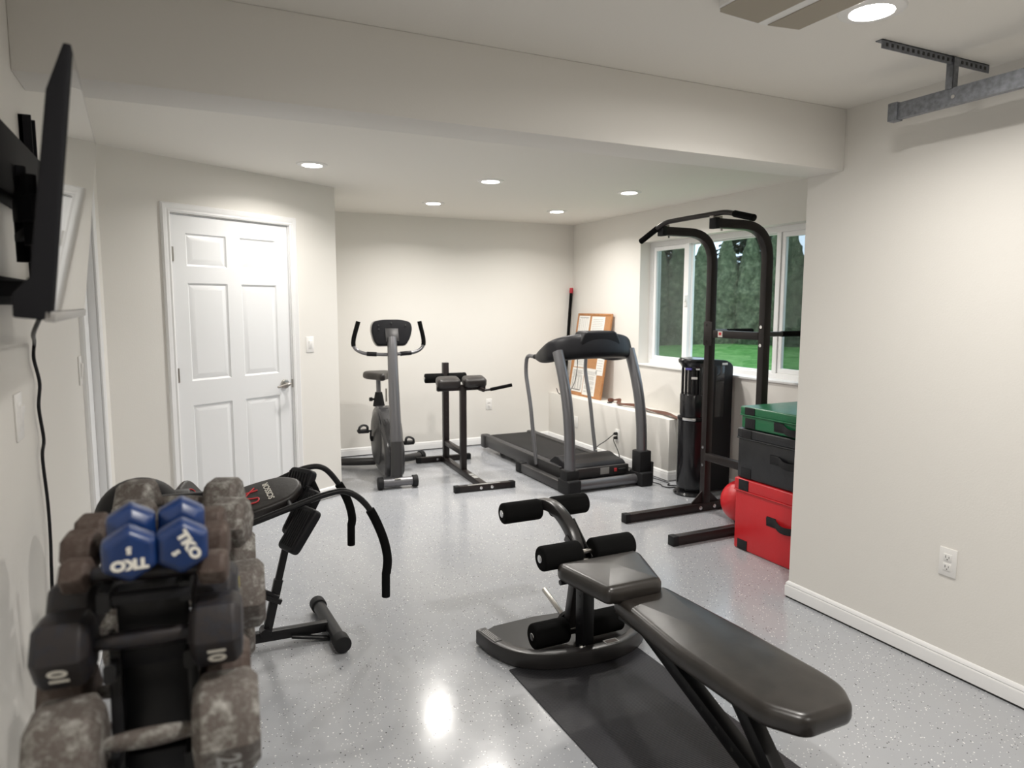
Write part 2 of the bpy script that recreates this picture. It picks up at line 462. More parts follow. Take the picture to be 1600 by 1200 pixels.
struct('baseboard_back', bb(MB(), [(1.133, YB), (XK, YB)], -1), 'trim', 'white baseboard along the back wall', 'baseboard')
struct('baseboard_window', bb(MB(), [(XW, YC + .014), (XW, YK), (XK, YK), (XK, YB - .014)], 1), 'trim', 'white baseboard around the low ledge', 'baseboard')
m_ = bb(MB(), [A2, A2 + dx * (s0 - .068)], -1); bb(m_, [A2 + dx * (s1 + .068), B2, B2 + V((0, .3, 0))], -1)
struct('baseboard_door', m_, 'trim', 'white baseboard beside the white door', 'baseboard')
m_ = bb(MB(), [(XL, Y0), (XL, 3.40)], -1); bb(m_, [(XL, 4.21), (XL, 4.60)], -1)
struct('baseboard_left', m_, 'trim', 'white baseboard along the left wall', 'baseboard')

struct('trim_3', MB().lim(XR - .008, XR, Y0, YC + .008, 0, .010), 'slot', 'dark gap under the right wall baseboard', 'trim')
struct('trim_4', MB().lim(1.133, XK, YB - .008, YB, 0, .010), 'slot', 'dark gap under the back wall baseboard', 'trim')

# ---- door_1 (six panel)
slab = MB(); dt = 0.012; DZ = 2.058; W_ = s1 - s0
px = [(0.102, 0.385), (0.489, 0.772)]; pz = [(0.205, 0.86), (1.017, 1.64), (1.744, 1.949)]
def db(x0, x1, z0, z1, y0=dt, y1=dt + .035): slab.lim(s0 + x0, s0 + x1, y0, y1, z0, z1, mtx=DW)
db(0.003, px[0][0], 0.01, DZ); db(px[0][1], px[1][0], 0.01, DZ); db(px[1][1], W_ - .003, 0.01, DZ)
for a, b in px:
    zz = [0.01] + [q for p in pz for q in p] + [DZ]
    for i in range(0, len(zz), 2): db(a, b, zz[i], zz[i + 1])
    for z0, z1 in pz:
        t = bmesh.new()
        def ring(d, y): return [t.verts.new((s0 + x, y, z)) for x, z in ((a + d, z0 + d), (b - d, z0 + d), (b - d, z1 - d), (a + d, z1 - d))]
        R = [ring(0, dt), ring(.006, dt + .008), ring(.012, dt + .011), ring(.042, dt + .002), ring(.046, dt + .002)]
        for P, Q in zip(R, R[1:]):
            for k in range(4): t.faces.new((P[k], P[(k + 1) % 4], Q[(k + 1) % 4], Q[k]))
        t.faces.new(R[-1])
        me = bpy.data.meshes.new('t'); bmesh.ops.transform(t, matrix=DW, verts=t.verts); t.to_mesh(me); t.free(); slab.bm.from_mesh(me); bpy.data.meshes.remove(me)
bmesh.ops.recalc_face_normals(slab.bm, faces=slab.bm.faces)
door = struct('door_1', slab, 'door', 'white six-panel door in the angled wall', 'door', angle=20)
c = MB()
def casing(mb, x0, x1, ztop, wd, mtx):
    prof = [(0, 0), (0, -.010), (.010, -.015), (.02, -.011), (wd - .022, -.017), (wd - .008, -.019), (wd, -.012), (wd, 0)]
    # prof: (distance outward from opening, y)
    path = [(x0, 0.0), (x0, ztop), (x1, ztop), (x1, 0.0)]
    t = bmesh.new(); rings = []
    outs = [(-1, 0), (-1, 1), (1, 1), (1, 0)]
    for (x, z), (ox, oz) in zip(path, outs):
        rings.append([t.verts.new((x + ox * d, y, z + oz * d)) for d, y in prof])
    for P, Q in zip(rings, rings[1:]):
        for k in range(len(prof)): t.faces.new((P[k], P[(k + 1) % len(prof)], Q[(k + 1) % len(prof)], Q[k]))
    t.faces.new(rings[0]); t.faces.new(rings[-1])
    mb._merge(t, mtx)
casing(c, s0 - .006, s1 + .006, 2.066, .058, DW)
c.lim(s0 - .02, s0, 0.0, .11, 0, 2.062, mtx=DW); c.lim(s1, s1 + .02, 0, .11, 0, 2.062, mtx=DW); c.lim(s0, s1, 0, .11, 2.06, 2.08, mtx=DW)
c.build('door_frame', 'trim', door, world=True, angle=20)
for z in (0.25, 1.06, 1.815):
    h_ = MB(); h_.cyl((s0 - .001, .004, z - .045), (s0 - .001, .004, z + .045), .007, n=12); h_.lim(s0 - .001, s0 + .018, .009, .0125, z - .045, z + .045)
    h_.bm.transform(DW); h_.build('hinge', 'steel', door, world=True)
h_ = MB(); hx, hz = s0 + .812, .934
h_.cyl((hx, dt + .001, hz), (hx, -.006, hz), .033, n=28, bev=.004); h_.cyl((hx, dt, hz), (hx, -.045, hz), .012, n=16)
h_.sweep(smooth_path([(hx + .012, -.043, hz + .002), (hx - .02, -.05, hz + .004), (hx - .06, -.05, hz - .004), (hx - .10, -.045, hz - .012)]), circle(.009, 10, .008), hint=(0, 0, 1))
h_.lim(s1 - .002, s1 + .002, -.002, .03, hz - .03, hz + .03)
h_.bm.transform(DW); h_.build('door_handle', 'steel', door, world=True)

# ---- door_2 in the left wall (seen edge-on)
L2 = frame(V((XL, 3.47, 0)), V((0, 1, 0)), V((-1, 0, 0)), V((0, 0, 1)))
d2 = struct('door_2', MB().lim(0.004, .666, .035, .07, .01, 2.03, mtx=L2), 'door', 'white door in the left wall beyond the television', 'door')
c = MB(); casing(c, -.004, .674, 2.044, .06, L2); c.lim(-.012, .004, 0, .12, 0, 2.04, mtx=L2); c.lim(.666, .68, 0, .12, 0, 2.04, mtx=L2); c.lim(0, .67, 0, .12, 2.03, 2.045, mtx=L2)
c.build('door_frame', 'trim', d2, world=True, angle=20)

# ---- window
fx = XW + .115
FW = .045; dpt = .07
def ring(mb, x0, x1, y0, y1, z0, z1, w, b=.003):
    """mitred rectangular frame standing in a plane x = const"""
    prof = [(0, x1), (w - b, x1), (w, x1 - b), (w, x0 + b), (w - b, x0), (b, x0), (0, x0 + b)]
    t = bmesh.new(); R_ = []
    for sy, sz, y, z in ((1, 1, y0, z0), (-1, 1, y1, z0), (-1, -1, y1, z1), (1, -1, y0, z1)):
        R_.append([t.verts.new((x, y + sy * d, z + sz * d)) for d, x in prof])
    n = len(prof)
    for a in range(4):
        P, Q = R_[a], R_[(a + 1) % 4]
        for k in range(n): t.faces.new((P[k], P[(k + 1) % n], Q[(k + 1) % n], Q[k]))
    mb._merge(t); return mb
f = ring(MB(), fx, fx + dpt, WY0, WY1, WZ0, WZ1, FW)
for yc in (5.06, 4.00): f.lim(fx + .001, fx + dpt - .001, yc - .02, yc + .02, WZ0 + FW, WZ1 - FW)
win = struct('window_1', f, 'trim', 'wide white vinyl window with three panes facing the hedge', 'window')
bays = [(WY0 + FW, 3.98, True), (4.02, 5.04, False), (5.08, WY1 - FW, True)]
for y0, y1, sash in bays:
    sw = .038 if sash else .012
    xx = fx + (.012 if sash else .035); z0, z1 = WZ0 + FW, WZ1 - FW
    so = ring(MB(), xx, xx + .03, y0, y1, z0, z1, sw).build('window_frame', 'trim', win, world=True)
    MB().lim(xx + .012, xx + .016, y0 + sw - .004, y1 - sw + .004, z0 + sw - .004, z1 - sw + .004).build('pane', 'glass', so, world=True, flat=True)
    if sash:
        MB().lim(xx + .036, xx + .037, y0 + .005, y1 - .005, z0 + .005, z1 - .005).build('insect_screen', 'screen', so, world=True, flat=True)
k = MB(); k.lim(fx - .012, fx + .004, 5.045, 5.075, 1.50, 1.60, bev=.003); k.lim(fx - .022, fx - .008, 5.05, 5.07, 1.54, 1.60, bev=.003)
k.build('window_latch', 'plastic_w', win, world=True)
MB().lim(XW - .014, fx + .002, WY0 - .0, WY1, WZ0 - .012, WZ0 + .006, bev=.003).build('window_sill', 'trim', win, world=True)

# ------------------------------------------------------------------ lights
LP = [(0.826, 4.68, 'recessed round ceiling light nearest the white six-panel door'),
      (2.088, 4.72, 'recessed round ceiling light in the middle of the row nearer the beam'),
      (3.276, 4.70, 'recessed round ceiling light close to the window wall, nearer the beam'),
      (2.076, 5.932, 'recessed round ceiling light above the exercise bike'),
      (3.307, 5.924, 'recessed round ceiling light above the treadmill'),
      (1.944, 1.54, 'large bright recessed ceiling light beside the ceiling vent, nearest of all'),
      (0.64, 0.65, 'recessed round ceiling light overhead between the television and the camera'),
      (1.944, -0.9, 'added unseen ceiling light behind the camera on the right')]  # last entry is an unseen lamp, added to brighten the near room
proto = None
for x, y, lab in LP:
    if proto is None:
        proto = thing('ceiling_light', lab, 'ceiling light', (x, y, H), group='recessed ceiling lights')
        MB().lathe([(.060, -.001), (.064, -.009), (.080, -.009), (.094, -.005), (.097, 0), (.060, 0)], n=40).build('trim_ring', 'plastic_w', proto)
        MB().lathe([(0, -.004), (.062, -.004), (.062, -.001), (0, -.001)], n=32).build('diffuser', 'lamp', proto)
        o = proto
    else:
        o = copy_tree(proto); o.location = (x, y, H); o['label'] = lab; MW[o] = Matrix.Translation(V((x, y, H)))
    ld = bpy.data.lights.new('downlight', 'AREA'); ld.shape = 'DISK'; ld.size = .12; ld.energy = {2.076: 4.7, 3.307: 3.7, .826: 12.0, 3.276: 5.4}.get(x, 7.6) if y > 3 else {1.54: 7.2, .65: 9.5}.get(y, 5.0); ld.spread = math.radians(150 if y > 3 else 170)
    ld.color = (1.0, 0.96, 0.905)
    lo = bpy.data.objects.new('downlight', ld); COL.objects.link(lo); lo.parent = o; lo.location = (0, 0, -.012)

# ceiling vent fixture with two beige panels
t_ = thing('ceiling_vent', 'flat white ceiling fixture with two beige panels beside the near ceiling light', 'ceiling vent', (1.655, 1.35, H))
MB().prism([(p[0], p[1], H - .022) for p in round_poly([(1.478, 1.0), (1.828, 1.0), (1.828, 1.705), (1.70, 1.728), (1.60, 1.728), (1.478, 1.70)], .03)], (0, 0, .022), bev=.002).build('frame', 'plastic_w', t_, world=True)
MB().prism([(1.487, 1.02, H - .0245), (1.663, 1.02, H - .0245), (1.663, 1.718, H - .0245), (1.50, 1.705, H - .0245), (1.487, 1.69, H - .0245)], (0, 0, .003)).build('panel', 'beige', t_, world=True)
MB().prism([(1.703, 1.02, H - .0245), (1.818, 1.02, H - .0245), (1.818, 1.70, H - .0245), (1.703, 1.718, H - .0245)], (0, 0, .003)).build('panel', 'beige', t_, world=True)

# garage-door track with hanger
t_ = thing('door_track', 'galvanised garage door track hanging near the ceiling by the right wall', 'track', (2.57, 0.6, 2.225))
tx = 2.57
def chan(y0, y1):
    pr = [(-.012, -.03), (.014, -.03), (.018, -.02), (.014, -.024), (-.009, -.027), (-.009, .024), (.012, .026), (.018, .022), (.016, .03), (-.012, .03)]
    return [(tx + a, y0, 2.253 + b) for a, b in pr], (0, y1 - y0, 0)
p_, v_ = chan(-2.2, 1.90); MB().prism(p_, v_).build('rail', 'galv', t_, world=True)
e_ = MB(); e_.lim(tx - .02, tx + .02, 1.885, 1.925, 2.218, 2.288, bev=.004); e_.cyl((tx - .022, 1.90, 2.268), (tx - .012, 1.90, 2.268), .008, n=6)
e_.build('end_stop', 'galv', t_, world=True)
MB().cyl((tx - .016, 1.67, 2.25), (tx - .008, 1.67, 2.25), .007, n=10).build('bolt', 'chrome', t_, world=True)
hb = thing('hanger_bracket', 'perforated steel angle bracket on the ceiling holding the track', 'bracket', (2.48, 1.68, H))
a_ = MB()
a_.lim(2.18, 2.77, 1.680, 1.683, H - .030, H); a_.lim(2.18, 2.77, 1.680, 1.706, H - .003, H)
a_.build('angle', 'galv', hb, world=True)
s_ = MB()
for i in range(21): s_.lim(2.20 + i * .027, 2.210 + i * .027, 1.6785, 1.6802, H - .021, H - .010)
s_.build('slots', 'slot', hb, world=True)
MB().lim(2.553, 2.583, 1.674, 1.678, 2.28, H - .004).lim(2.553, 2.556, 1.674, 1.70, 2.28, H - .004).build('drop_strap', 'galv', hb, world=True)

# ------------------------------------------------------------------ switches & outlets
def plate(label, name, cat, origin, right, normal, outlet=False, plugs=0, blank=False, kind='rocker', group=None):
    right, normal = V(right).normalized(), V(normal).normalized()
    up = V((0, 0, 1)); m = frame(V(origin), right, up, normal)
    root = thing(name, label, cat, origin, group=group)
    p = MB(); t = bmesh.new(); bmesh.ops.create_cube(t, size=1); bmesh.ops.scale(t, vec=V((.072, .118, .006)), verts=t.verts); bmesh.ops.translate(t, vec=V((0, 0, .003)), verts=t.verts)
    p._merge(t, m, .003, 2); p.build('cover_plate', 'plastic_w', root, world=True)
    def b(mb, x0, x1, y0, y1, z0, z1, bev=0): mb.lim(x0, x1, y0, y1, z0, z1, bev=bev, mtx=m)
    if blank: return root
    if outlet:
        for s in (-1, 1):
            q = MB(); b(q, -.017, .017, s * .02 - .015, s * .02 + .015, .005, .0085, .004); fo = q.build('receptacle', 'plastic_w', root, world=True)
            q = MB(); b(q, -.008, -.006, s * .02 - .002, s * .02 + .008, .008, .0092); b(q, .006, .008, s * .02 - .002, s * .02 + .006, .008, .0092); b(q, -.002, .002, s * .02 - .010, s * .02 - .006, .008, .0092)
            q.build('slots', 'slot', fo, world=True)
    else:
        q = MB(); b(q, -.017, .017, -.034, .034, .005, .0075, .001); fo = q.build('rocker_frame', 'plastic_w', root, world=True)
        q = MB(); t = bmesh.new(); bmesh.ops.create_cube(t, size=1); bmesh.ops.scale(t, vec=V((.026, .056, .008)), verts=t.verts)
        q._merge(t, m @ Matrix.Translation(V((0, 0, .008))) @ Matrix.Rotation(.10, 4, 'X'), .002, 2); q.build('rocker', 'plastic_w', fo, world=True)
    return root
plate('white light switch on the angled wall right of the door', 'light_switch', 'light switch', (0.893, 5.366, 1.21), dx, -dyv)
plate('white light switch on the left wall below the television', 'light_switch', 'light switch', (XL, 2.07, 1.225), (0, 1, 0), (1, 0, 0))
plate('white light switch on the left wall beside the far door casing', 'light_switch', 'light switch', (XL, 3.32, 1.235), (0, 1, 0), (1, 0, 0))
plate('white double outlet low on the near right wall', 'wall_outlet', 'outlet', (XR, 1.715, .462), (0, -1, 0), (-1, 0, 0), outlet=True)
plate('white wall plate on the back wall between roman chair and treadmill', 'wall_outlet', 'outlet', (3.015, YB, .44), (1, 0, 0), (0, -1, 0), outlet=True)
plate('blank white plate on the ledge face behind the treadmill', 'wall_plate', 'wall plate', (XK, 6.27, .285), (0, -1, 0), (-1, 0, 0), blank=True)
plate('white outlet on the ledge face with two black plugs in it', 'wall_outlet', 'outlet', (XK, 5.50, .27), (0, -1, 0), (-1, 0, 0), outlet=True)
# cords with plugs
def cord(parent, name, pts, r, plug=None, m='satin', plug_len=.035):
    c_ = MB().tube(smooth_path(pts, 8), r, 8).build(name, m, parent, world=True)
    if plug:
        p, d = V(plug[0]), V(plug[1]); MB().cyl(p, p + d * plug_len, .016, .012, n=16, bev=.003).build('plug', 'rubber', c_, world=True)
    return c_

# ------------------------------------------------------------------ television, mount, cord
# screen plane: near edge y=1.30, far y=2.05; leans forward at the top
c0, c1 = V((-.174, 1.30, 1.475)), V((-.208, 2.06, 1.475))   # bottom front corners
u0 = V((-.124, 1.30, 1.895))
ex = (c1 - c0).normalized(); ez = (u0 - c0); ez = (ez - ex * ez.dot(ex)).normalized(); ey = ez.cross(ex)  # ey points away from room
TVW, TVH = (c1 - c0).length, .425
TM = frame(c0, ex, ey, ez)
tv = thing('television', 'flat black television on a wall arm, seen from its side', 'television', (c0 + c1) / 2)
b_ = MB()
b_.prism([(0, .001, 0), (0, .052, .0), (0, .055, .035), (0, .034, .065), (0, .032, .22), (0, .030, .35), (0, .012, TVH), (0, .001, TVH)], (TVW, 0, 0), bev=.003, mtx=TM)
b_.build('casing', 'matte', tv, world=True)
MB().lim(.011, TVW - .011, -.001, .0015, .016, TVH - .011, mtx=TM).build('screen', 'screen_dark', tv, world=True)
MB().lim(0, TVW, -.003, .012, -.002, .015, bev=.002, mtx=TM).build('bottom_bezel', 'silver_bezel', tv, world=True)
mo = thing('tv_wall_mount', 'black folding wall mount behind the television', 'tv mount', (XL, 1.9, 1.5))
p = MB(); p.lim(XL, XL + .012, 2.37, 2.44, 1.49, 2.02, bev=.002); p.lim(XL + .0, XL + .03, 2.37, 2.376, 1.49, 2.02); p.lim(XL, XL + .03, 2.434, 2.44, 1.49, 2.02)
p.build('wall_rail', 'matte', mo, world=True)
p = MB(); p.lim(XL, XL + .012, 1.50, 1.57, 1.50, 1.99, bev=.002); p.lim(XL, XL + .03, 1.50, 1.506, 1.50, 1.99); p.build('wall_rail', 'matte', mo, world=True)
p = MB(); p.lim(XL, XL + .045, 1.52, 2.38, 1.74, 1.90, bev=.006); p.lim(XL, XL + .045, 1.52, 2.38, 1.50, 1.56, bev=.004); p.build('wall_plate', 'matte', mo, world=True)
p = MB(); p.beam((XL + .04, 2.0, 1.72), (-.255, 1.72, 1.72), .06, .014); p.beam((XL + .04, 2.0, 1.655), (-.255, 1.72, 1.655), .02, .014)
p.cyl((-.255, 1.72, 1.62), (-.255, 1.72, 1.76), .014, n=16); p.cyl((XL + .05, 2.0, 1.60), (XL + .05, 2.0, 1.82), .016, n=16); p.build('arm', 'matte', mo, world=True)
p = MB(); p.beam((-.255, 1.72, 1.69), (-.222, 1.67, 1.69), .05, .05); p.lim(.30, .46, .035, .060, .07, .34, mtx=TM, bev=.003)
p.beam((XL + .04, 1.62, 1.53), (-.245, 1.62, 1.53), .03, .05); p.build('screen_bracket', 'matte', mo, world=True)
cord(tv, 'power_cord',
     [(-.235, 1.60, 1.475), (-.27, 1.75, 1.44), (-.345, 2.24, 1.40), (-.352, 2.26, 1.356), (-.352, 2.32, 1.283), (-.352, 2.28, 1.219), (-.352, 2.32, 1.124), (-.352, 2.28, 1.078), (-.352, 2.31, .946), (-.352, 2.31, .837), (-.352, 2.29, .75), (-.352, 2.27, .60), (-.352, 2.3, .3), (-.352, 2.3, .1)], .0045)

# ------------------------------------------------------------------ dumbbells and rack
def hex_pts(d, ax_off, z=0): # flat-to-flat d, flat side down
    R = d / math.sqrt(3)
    return [(ax_off, R * math.cos(PI / 3 * k), R * math.sin(PI / 3 * k)) for k in range(6)]
def make_dumbbell(name, label, c, length, d, head, m_head, m_handle, rz=0.0, roll=0.0, num=None, hr=.014, group=None, fine=True, numcol='white_print'):
    root = thing(name, label, 'dumbbell', (c[0], c[1], c[2] - d / 2), rz, group)
    R = Matrix.Translation(V((0, 0, d / 2))) @ Matrix.Rotation(roll, 4, 'X')
    for s in (-1, 1):
        a, b = s * length / 2, s * (length / 2 - head)
        Rr = d / math.sqrt(3)
        t = bmesh.new(); rings = []
        for x, f in ((a, .80), (a - s * head * .14, .99), (a - s * head * .20, 1.0), (b + s * head * .20, 1.0), (b + s * head * .14, .99), (b, .72)):
            rings.append([t.verts.new((x, Rr * f * math.cos(PI / 3 * k), Rr * f * math.sin(PI / 3 * k))) for k in range(6)])
        for P, Q in zip(rings, rings[1:]):
            for k in range(6): t.faces.new((P[k], P[(k + 1) % 6], Q[(k + 1) % 6], Q[k]))
        t.faces.new(rings[0]); t.faces.new(rings[-1])
        mb = MB(); mb._merge(t, R, .002, 2, 15); hd = mb.build('head', m_head, root, angle=25)
        if num:
            # number on the face turned to the camera (-Y side), reading along Z
            q = MB(); apo = d / 2
            for a_ in (-PI / 6, ):
                xm = s * (length / 2 - head * .5)
                nrm = V((0, -math.cos(PI / 6), -math.sin(PI / 6)))
                upv = V((s * 1.0, 0, 0)); rt = upv.cross(nrm)
                q.text(num, d * .36, frame(V((xm, 0, 0)) + nrm * (apo + .0004), rt, upv, nrm), .0006, bold=.001)
            q.bm.transform(R); q.build('number', numcol, hd)
    h = MB(); L = length / 2 - head + .004
    path = [(x * L, 0, 0) for x in (-1, -.8, -.4, 0, .4, .8, 1)]
    h.sweep(path, circle(hr, 16), scales=[.85, .9, 1.08, 1.15, 1.08, .9, .85]); h.bm.transform(R)
    h.build('handle', m_handle, root)
    return root
YAW = -0.085
def rx(y): return -0.062 + (y - 1.05) * .085
G = 'hex dumbbells on the rack'
D = [('big rusty grey hex dumbbell on the lowest visible tier, bare handle facing camera', (-.060, 1.061, .891), .292, .125, .090, 'iron', 'iron', '25', 0, -.07),
     ('black hex dumbbell marked 10 on the front of the rack', (-.064, 1.113, 1.016), .270, .092, .072, 'iron_dark', 'iron_dark', '10', 0, -.11),
     ('dark iron hex dumbbell half hidden below the one marked 10', (-.063, 1.209, .894), .300, .100, .075, 'iron_brown', 'iron', None, 0, -.09),
     ('dark hex dumbbell under the small brown ones, above the one marked 10', (-.059, 1.196, 1.043), .262, .080, .066, 'iron_dark', 'iron_dark', None, 0, -.16),
     ('smallest brown iron dumbbell, nearest of the three beside the blue ones', (-.056, 1.130, 1.110), .225, .046, .040, 'iron_brown', 'iron_dark', None, 0, -.24),
     ('brown iron dumbbell in the middle of the three beside the blue ones', (-.056, 1.225, 1.117), .240, .060, .050, 'iron_brown', 'iron_dark', None, .2, -.22),
     ('brown iron dumbbell furthest back of the three beside the blue ones', (-.052, 1.320, 1.118), .232, .058, .048, 'iron_brown', 'iron_dark', None, .1, -.22),
     ('large chalky grey hex dumbbell on the rack top behind the blue ones', (-.006, 1.600, 1.040), .268, .096, .074, 'iron', 'iron', None, 0, -.36),
     ('large grey hex dumbbell at the rack top rear, just before the black ball', (-.008, 1.725, 1.056), .262, .096, .074, 'iron', 'iron', None, 0, -.36),
     ('large grey hex dumbbell on the second tier, rear of the two showing at right', (-.012, 1.72, .908), .315, .118, .085, 'iron', 'iron', None, 0, -.085),
     ('large grey-brown hex dumbbell on the second tier, its blunt head sticking out right', (-.014, 1.55, .888), .322, .126, .092, 'iron', 'iron', None, 0, -.085),
     ('dark grey hex dumbbell on the third tier at the far right side', (-.018, 1.66, .765), .30, .115, .09, 'iron', 'iron', None, 0, -.085)]
for lab, cc, L, d, hd, mh, mn, num, roll, rz_ in D:
    make_dumbbell('hex_dumbbell', lab, cc, L, d, hd, mh, mn, rz=rz_, roll=roll, hr=.012, num=num, group=G, numcol='grey_print' if num == '25' else 'white_print')
# blue neoprene pair, lying lengthwise
def blue(label, x, y, z, rz, roll, txt=True):
    root = thing('neoprene_dumbbell', label, 'dumbbell', (x, y, z - .034), rz, 'blue dumbbells on top of the rack')
    R = Matrix.Translation(V((0, 0, .034))) @ Matrix.Rotation(roll, 4, 'Y')
    d = .068; Rr = d / math.sqrt(3)
    for s in (-1, 1):
        a, b = s * .085, s * (.085 - .052)
        t = bmesh.new(); rings = []
        for yy, f in ((a, .78), (a - s * .006, .97), (a - s * .012, 1), (b + s * .018, 1), (b + s * .010, .93), (b, .55)):
            rings.append([t.verts.new((Rr * f * math.cos(PI / 3 * k + PI / 6), yy, Rr * f * math.sin(PI / 3 * k + PI / 6))) for k in range(6)])
        for P, Q in zip(rings, rings[1:]):
            for k in range(6): t.faces.new((P[k], P[(k + 1) % 6], Q[(k + 1) % 6], Q[k]))
        t.faces.new(rings[0]); t.faces.new(rings[-1])
        mb = MB(); mb._merge(t, R, .004, 3, 15); hd = mb.build('head', 'blue', root, angle=40)
        if s < 0:
            q = MB(); F = R @ frame(V((0, a - .0004, 0)), V((1, 0, 0)), V((0, 0, 1)), V((0, -1, 0)))
            q.text('TKO', .019, F @ Matrix.Translation(V((0, .010, 0))), .0006, bold=.0012, sx=1.15); q.text('5', .013, F @ Matrix.Translation(V((0, -.010, 0))), .0006, bold=.0008)
            q.build('lettering', 'white_print', hd)
    h = MB(); h.cyl((0, -.04, 0), (0, .04, 0), .0135, n=18); h.bm.transform(R); h.build('handle', 'blue', root)
blue('blue neoprene dumbbell on the rack top, left of the pair, lettering upside down', -.076, 1.150, 1.155, .03, PI)
blue('blue neoprene dumbbell on the rack top, right of the pair, lettering slanted', -.007, 1.155, 1.155, .0, math.radians(62))

rk = thing('dumbbell_rack', 'black metal dumbbell rack by the left wall loaded with dumbbells', 'dumbbell rack', (rx(1.4), 1.4, 0), YAW)
HX = .052
def rp(x, y, z): # world point on rack: lateral offset x at depth y
    return V((rx(y) + x, y, z))
for s in (-1, 1):
    f = MB(); w_ = .016
    f.beam(rp(s * HX, 1.02, .0), rp(s * HX, 1.165, 1.0), .05, w_, hint=(0, 1, 0)); f.build('leg', 'black', rk, world=True)
    f = MB(); f.beam(rp(s * HX, 1.95, 0), rp(s * HX, 1.80, .98), .05, w_, hint=(0, 1, 0)); f.build('leg', 'black', rk, world=True)
    f = MB()
    f.sweep([rp(s * HX, 1.09, 1.085), rp(s * HX, 1.30, 1.09), rp(s * HX, 1.42, 1.01), rp(s * HX, 1.82, 1.015)], rrect(.03, w_), hint=(0, 0, 1))
    f.build('top_rail', 'black', rk, world=True)
    f = MB(); f.sweep([rp(s * HX, 1.10, .975), rp(s * HX, 1.16, .965), rp(s * HX, 1.26, .975), rp(s * HX, 1.44, .858), rp(s * HX, 1.80, .88)], rrect(.026, w_), hint=(0, 0, 1)); f.build('middle_rail', 'black', rk, world=True)
    f = MB(); f.sweep([rp(s * HX, 1.05, .846), rp(s * HX, 1.13, .84), rp(s * HX, 1.30, .86), rp(s * HX, 1.50, .735), rp(s * HX, 1.85, .735)], rrect(.026, w_), hint=(0, 0, 1)); f.build('lower_rail', 'black', rk, world=True)
    f = MB(); f.lim(-.03, .03, -.50, .58, 0, .03, bev=.004, mtx=Matrix.Translation(V((s * HX, 0, 0)))); f.build('foot', 'rubber', rk)
    for z in (1.02, .955, .90): MB().cyl(rp(s * HX, 1.130, z), rp(s * HX, 1.142 , z), .005, n=12).build('bolt', 'chrome', rk, world=True)
f = MB(); f.box(rp(0, 1.172, .78), (.10, .012, .60), rotz(YAW), bev=.003); f.build('front_panel', 'black', rk, world=True)
for z in (.97, .80, .66): MB().box(rp(0, 1.158, z), (.10, .018, .03), rotz(YAW), bev=.003).build('cross_brace', 'satin', rk, world=True)
MB().box(rp(0, 1.10, 1.085), (.118, .022, .014), rotz(YAW), bev=.003).build('top_tray', 'satin', rk, world=True)
f = MB(); f.box(rp(0, 1.86, 1.0), (.12, .02, .08), rotz(YAW), bev=.003); f.build('rear_panel', 'black', rk, world=True)
MB().box(rp(.118, 1.198, 1.045), (.012, .004, .02), rotz(.4), bev=.001).build('yellow_tag', 'yellow', rk, world=True)

# black ball on its stand, behind the rack
bx, by, bz = -.113, 2.10, .925
tag(MB().sphere((bx, by, bz), .110, 40).build('medicine_ball', 'ballblack'), 'large round black ball behind the grey dumbbells, near the left wall', 'ball')
st = thing('ball_stand', 'black post stand behind the dumbbell rack with a square bracket', 'stand', (bx, by, 0))
MB().lathe([(0, 0), (.16, 0), (.16, .015), (.03, .03), (0, .03)], (bx, by, 0), n=32).build('base', 'black', st, world=True)
MB().cyl((bx, by, .02), (bx, by, .80), .02, n=20).build('post', 'black', st, world=True)
MB().lathe([(.02, .79), (.06, .805), (.075, .838), (.068, .84), (.05, .816), (.02, .80)], (bx, by, 0), n=32).build('cup', 'black', st, world=True)
q = MB(); q.lim(bx + .072, bx + .125, by - .02, by + .04, .895, .985, bev=.003); q.beam((bx, by + .01, .78), (bx + .10, by + .01, .78), .03, .03); q.beam((bx + .10, by + .01, .77), (bx + .10, by + .01, .90), .03, .03)
q.build('bracket', 'black', st, world=True)
MB().cyl((bx + .10, by - .03, .915), (bx + .10, by - .02, .915), .012, n=14).build('bolt', 'steel', st, world=True)

# ------------------------------------------------------------------ ab machine
ab = thing('ab_exerciser', 'black folding ab exerciser with curved foam handles beside the dumbbells', 'ab exerciser', (.30, 3.12, 0))
ym = 3.12
f = MB(); f.cyl((.565, 3.36, .040), (.585, 2.93, .040), .030, n=24); f.build('floor_tube', 'black', ab, world=True)
f = MB(); f.cyl((.563, 3.40, .041), (.5655, 3.345, .041), .037, n=24, bev=.004); f.build('end_cap', 'rubber', ab, world=True)
f = MB(); f.cyl((.5845, 2.97, .041), (.587, 2.905, .041), .037, n=24, bev=.004); f.build('end_cap', 'rubber', ab, world=True)
f = MB(); f.beam((.56, ym, .045), (-.10, ym + .03, .045), .045, .035); f.build('base_beam', 'black', ab, world=True)
f = MB(); f.cyl((-.10, 3.35, .035), (-.10, 2.95, .035), .03, n=20, bev=.003); f.build('floor_tube', 'black', ab, world=True)
f = MB(); f.beam((.56, 3.06, .012), (.40, 3.10, .035), .012, .03); f.build('hinge_strap', 'black', ab, world=True)
f = MB(); f.beam((.295, ym, .055), (.355, ym, .30), .038, .028, hint=(1, 0, 0)); f.beam((.345, ym, .26), (.41, ym, .52), .030, .022, hint=(1, 0, 0)); f.cyl((.29, ym - .03, .07), (.29, ym + .03, .07), .022, n=14)
f.build('post', 'black', ab, world=True)
f = MB(); f.beam((.36, ym - .03, .205), (.0, ym - .03, .40), .022, .018, hint=(0, 0, 1)); f.beam((.35, ym - .03, .225), (.0, ym + .03, .43), .022, .018, hint=(0, 0, 1)); f.build('brace', 'black', ab, world=True)
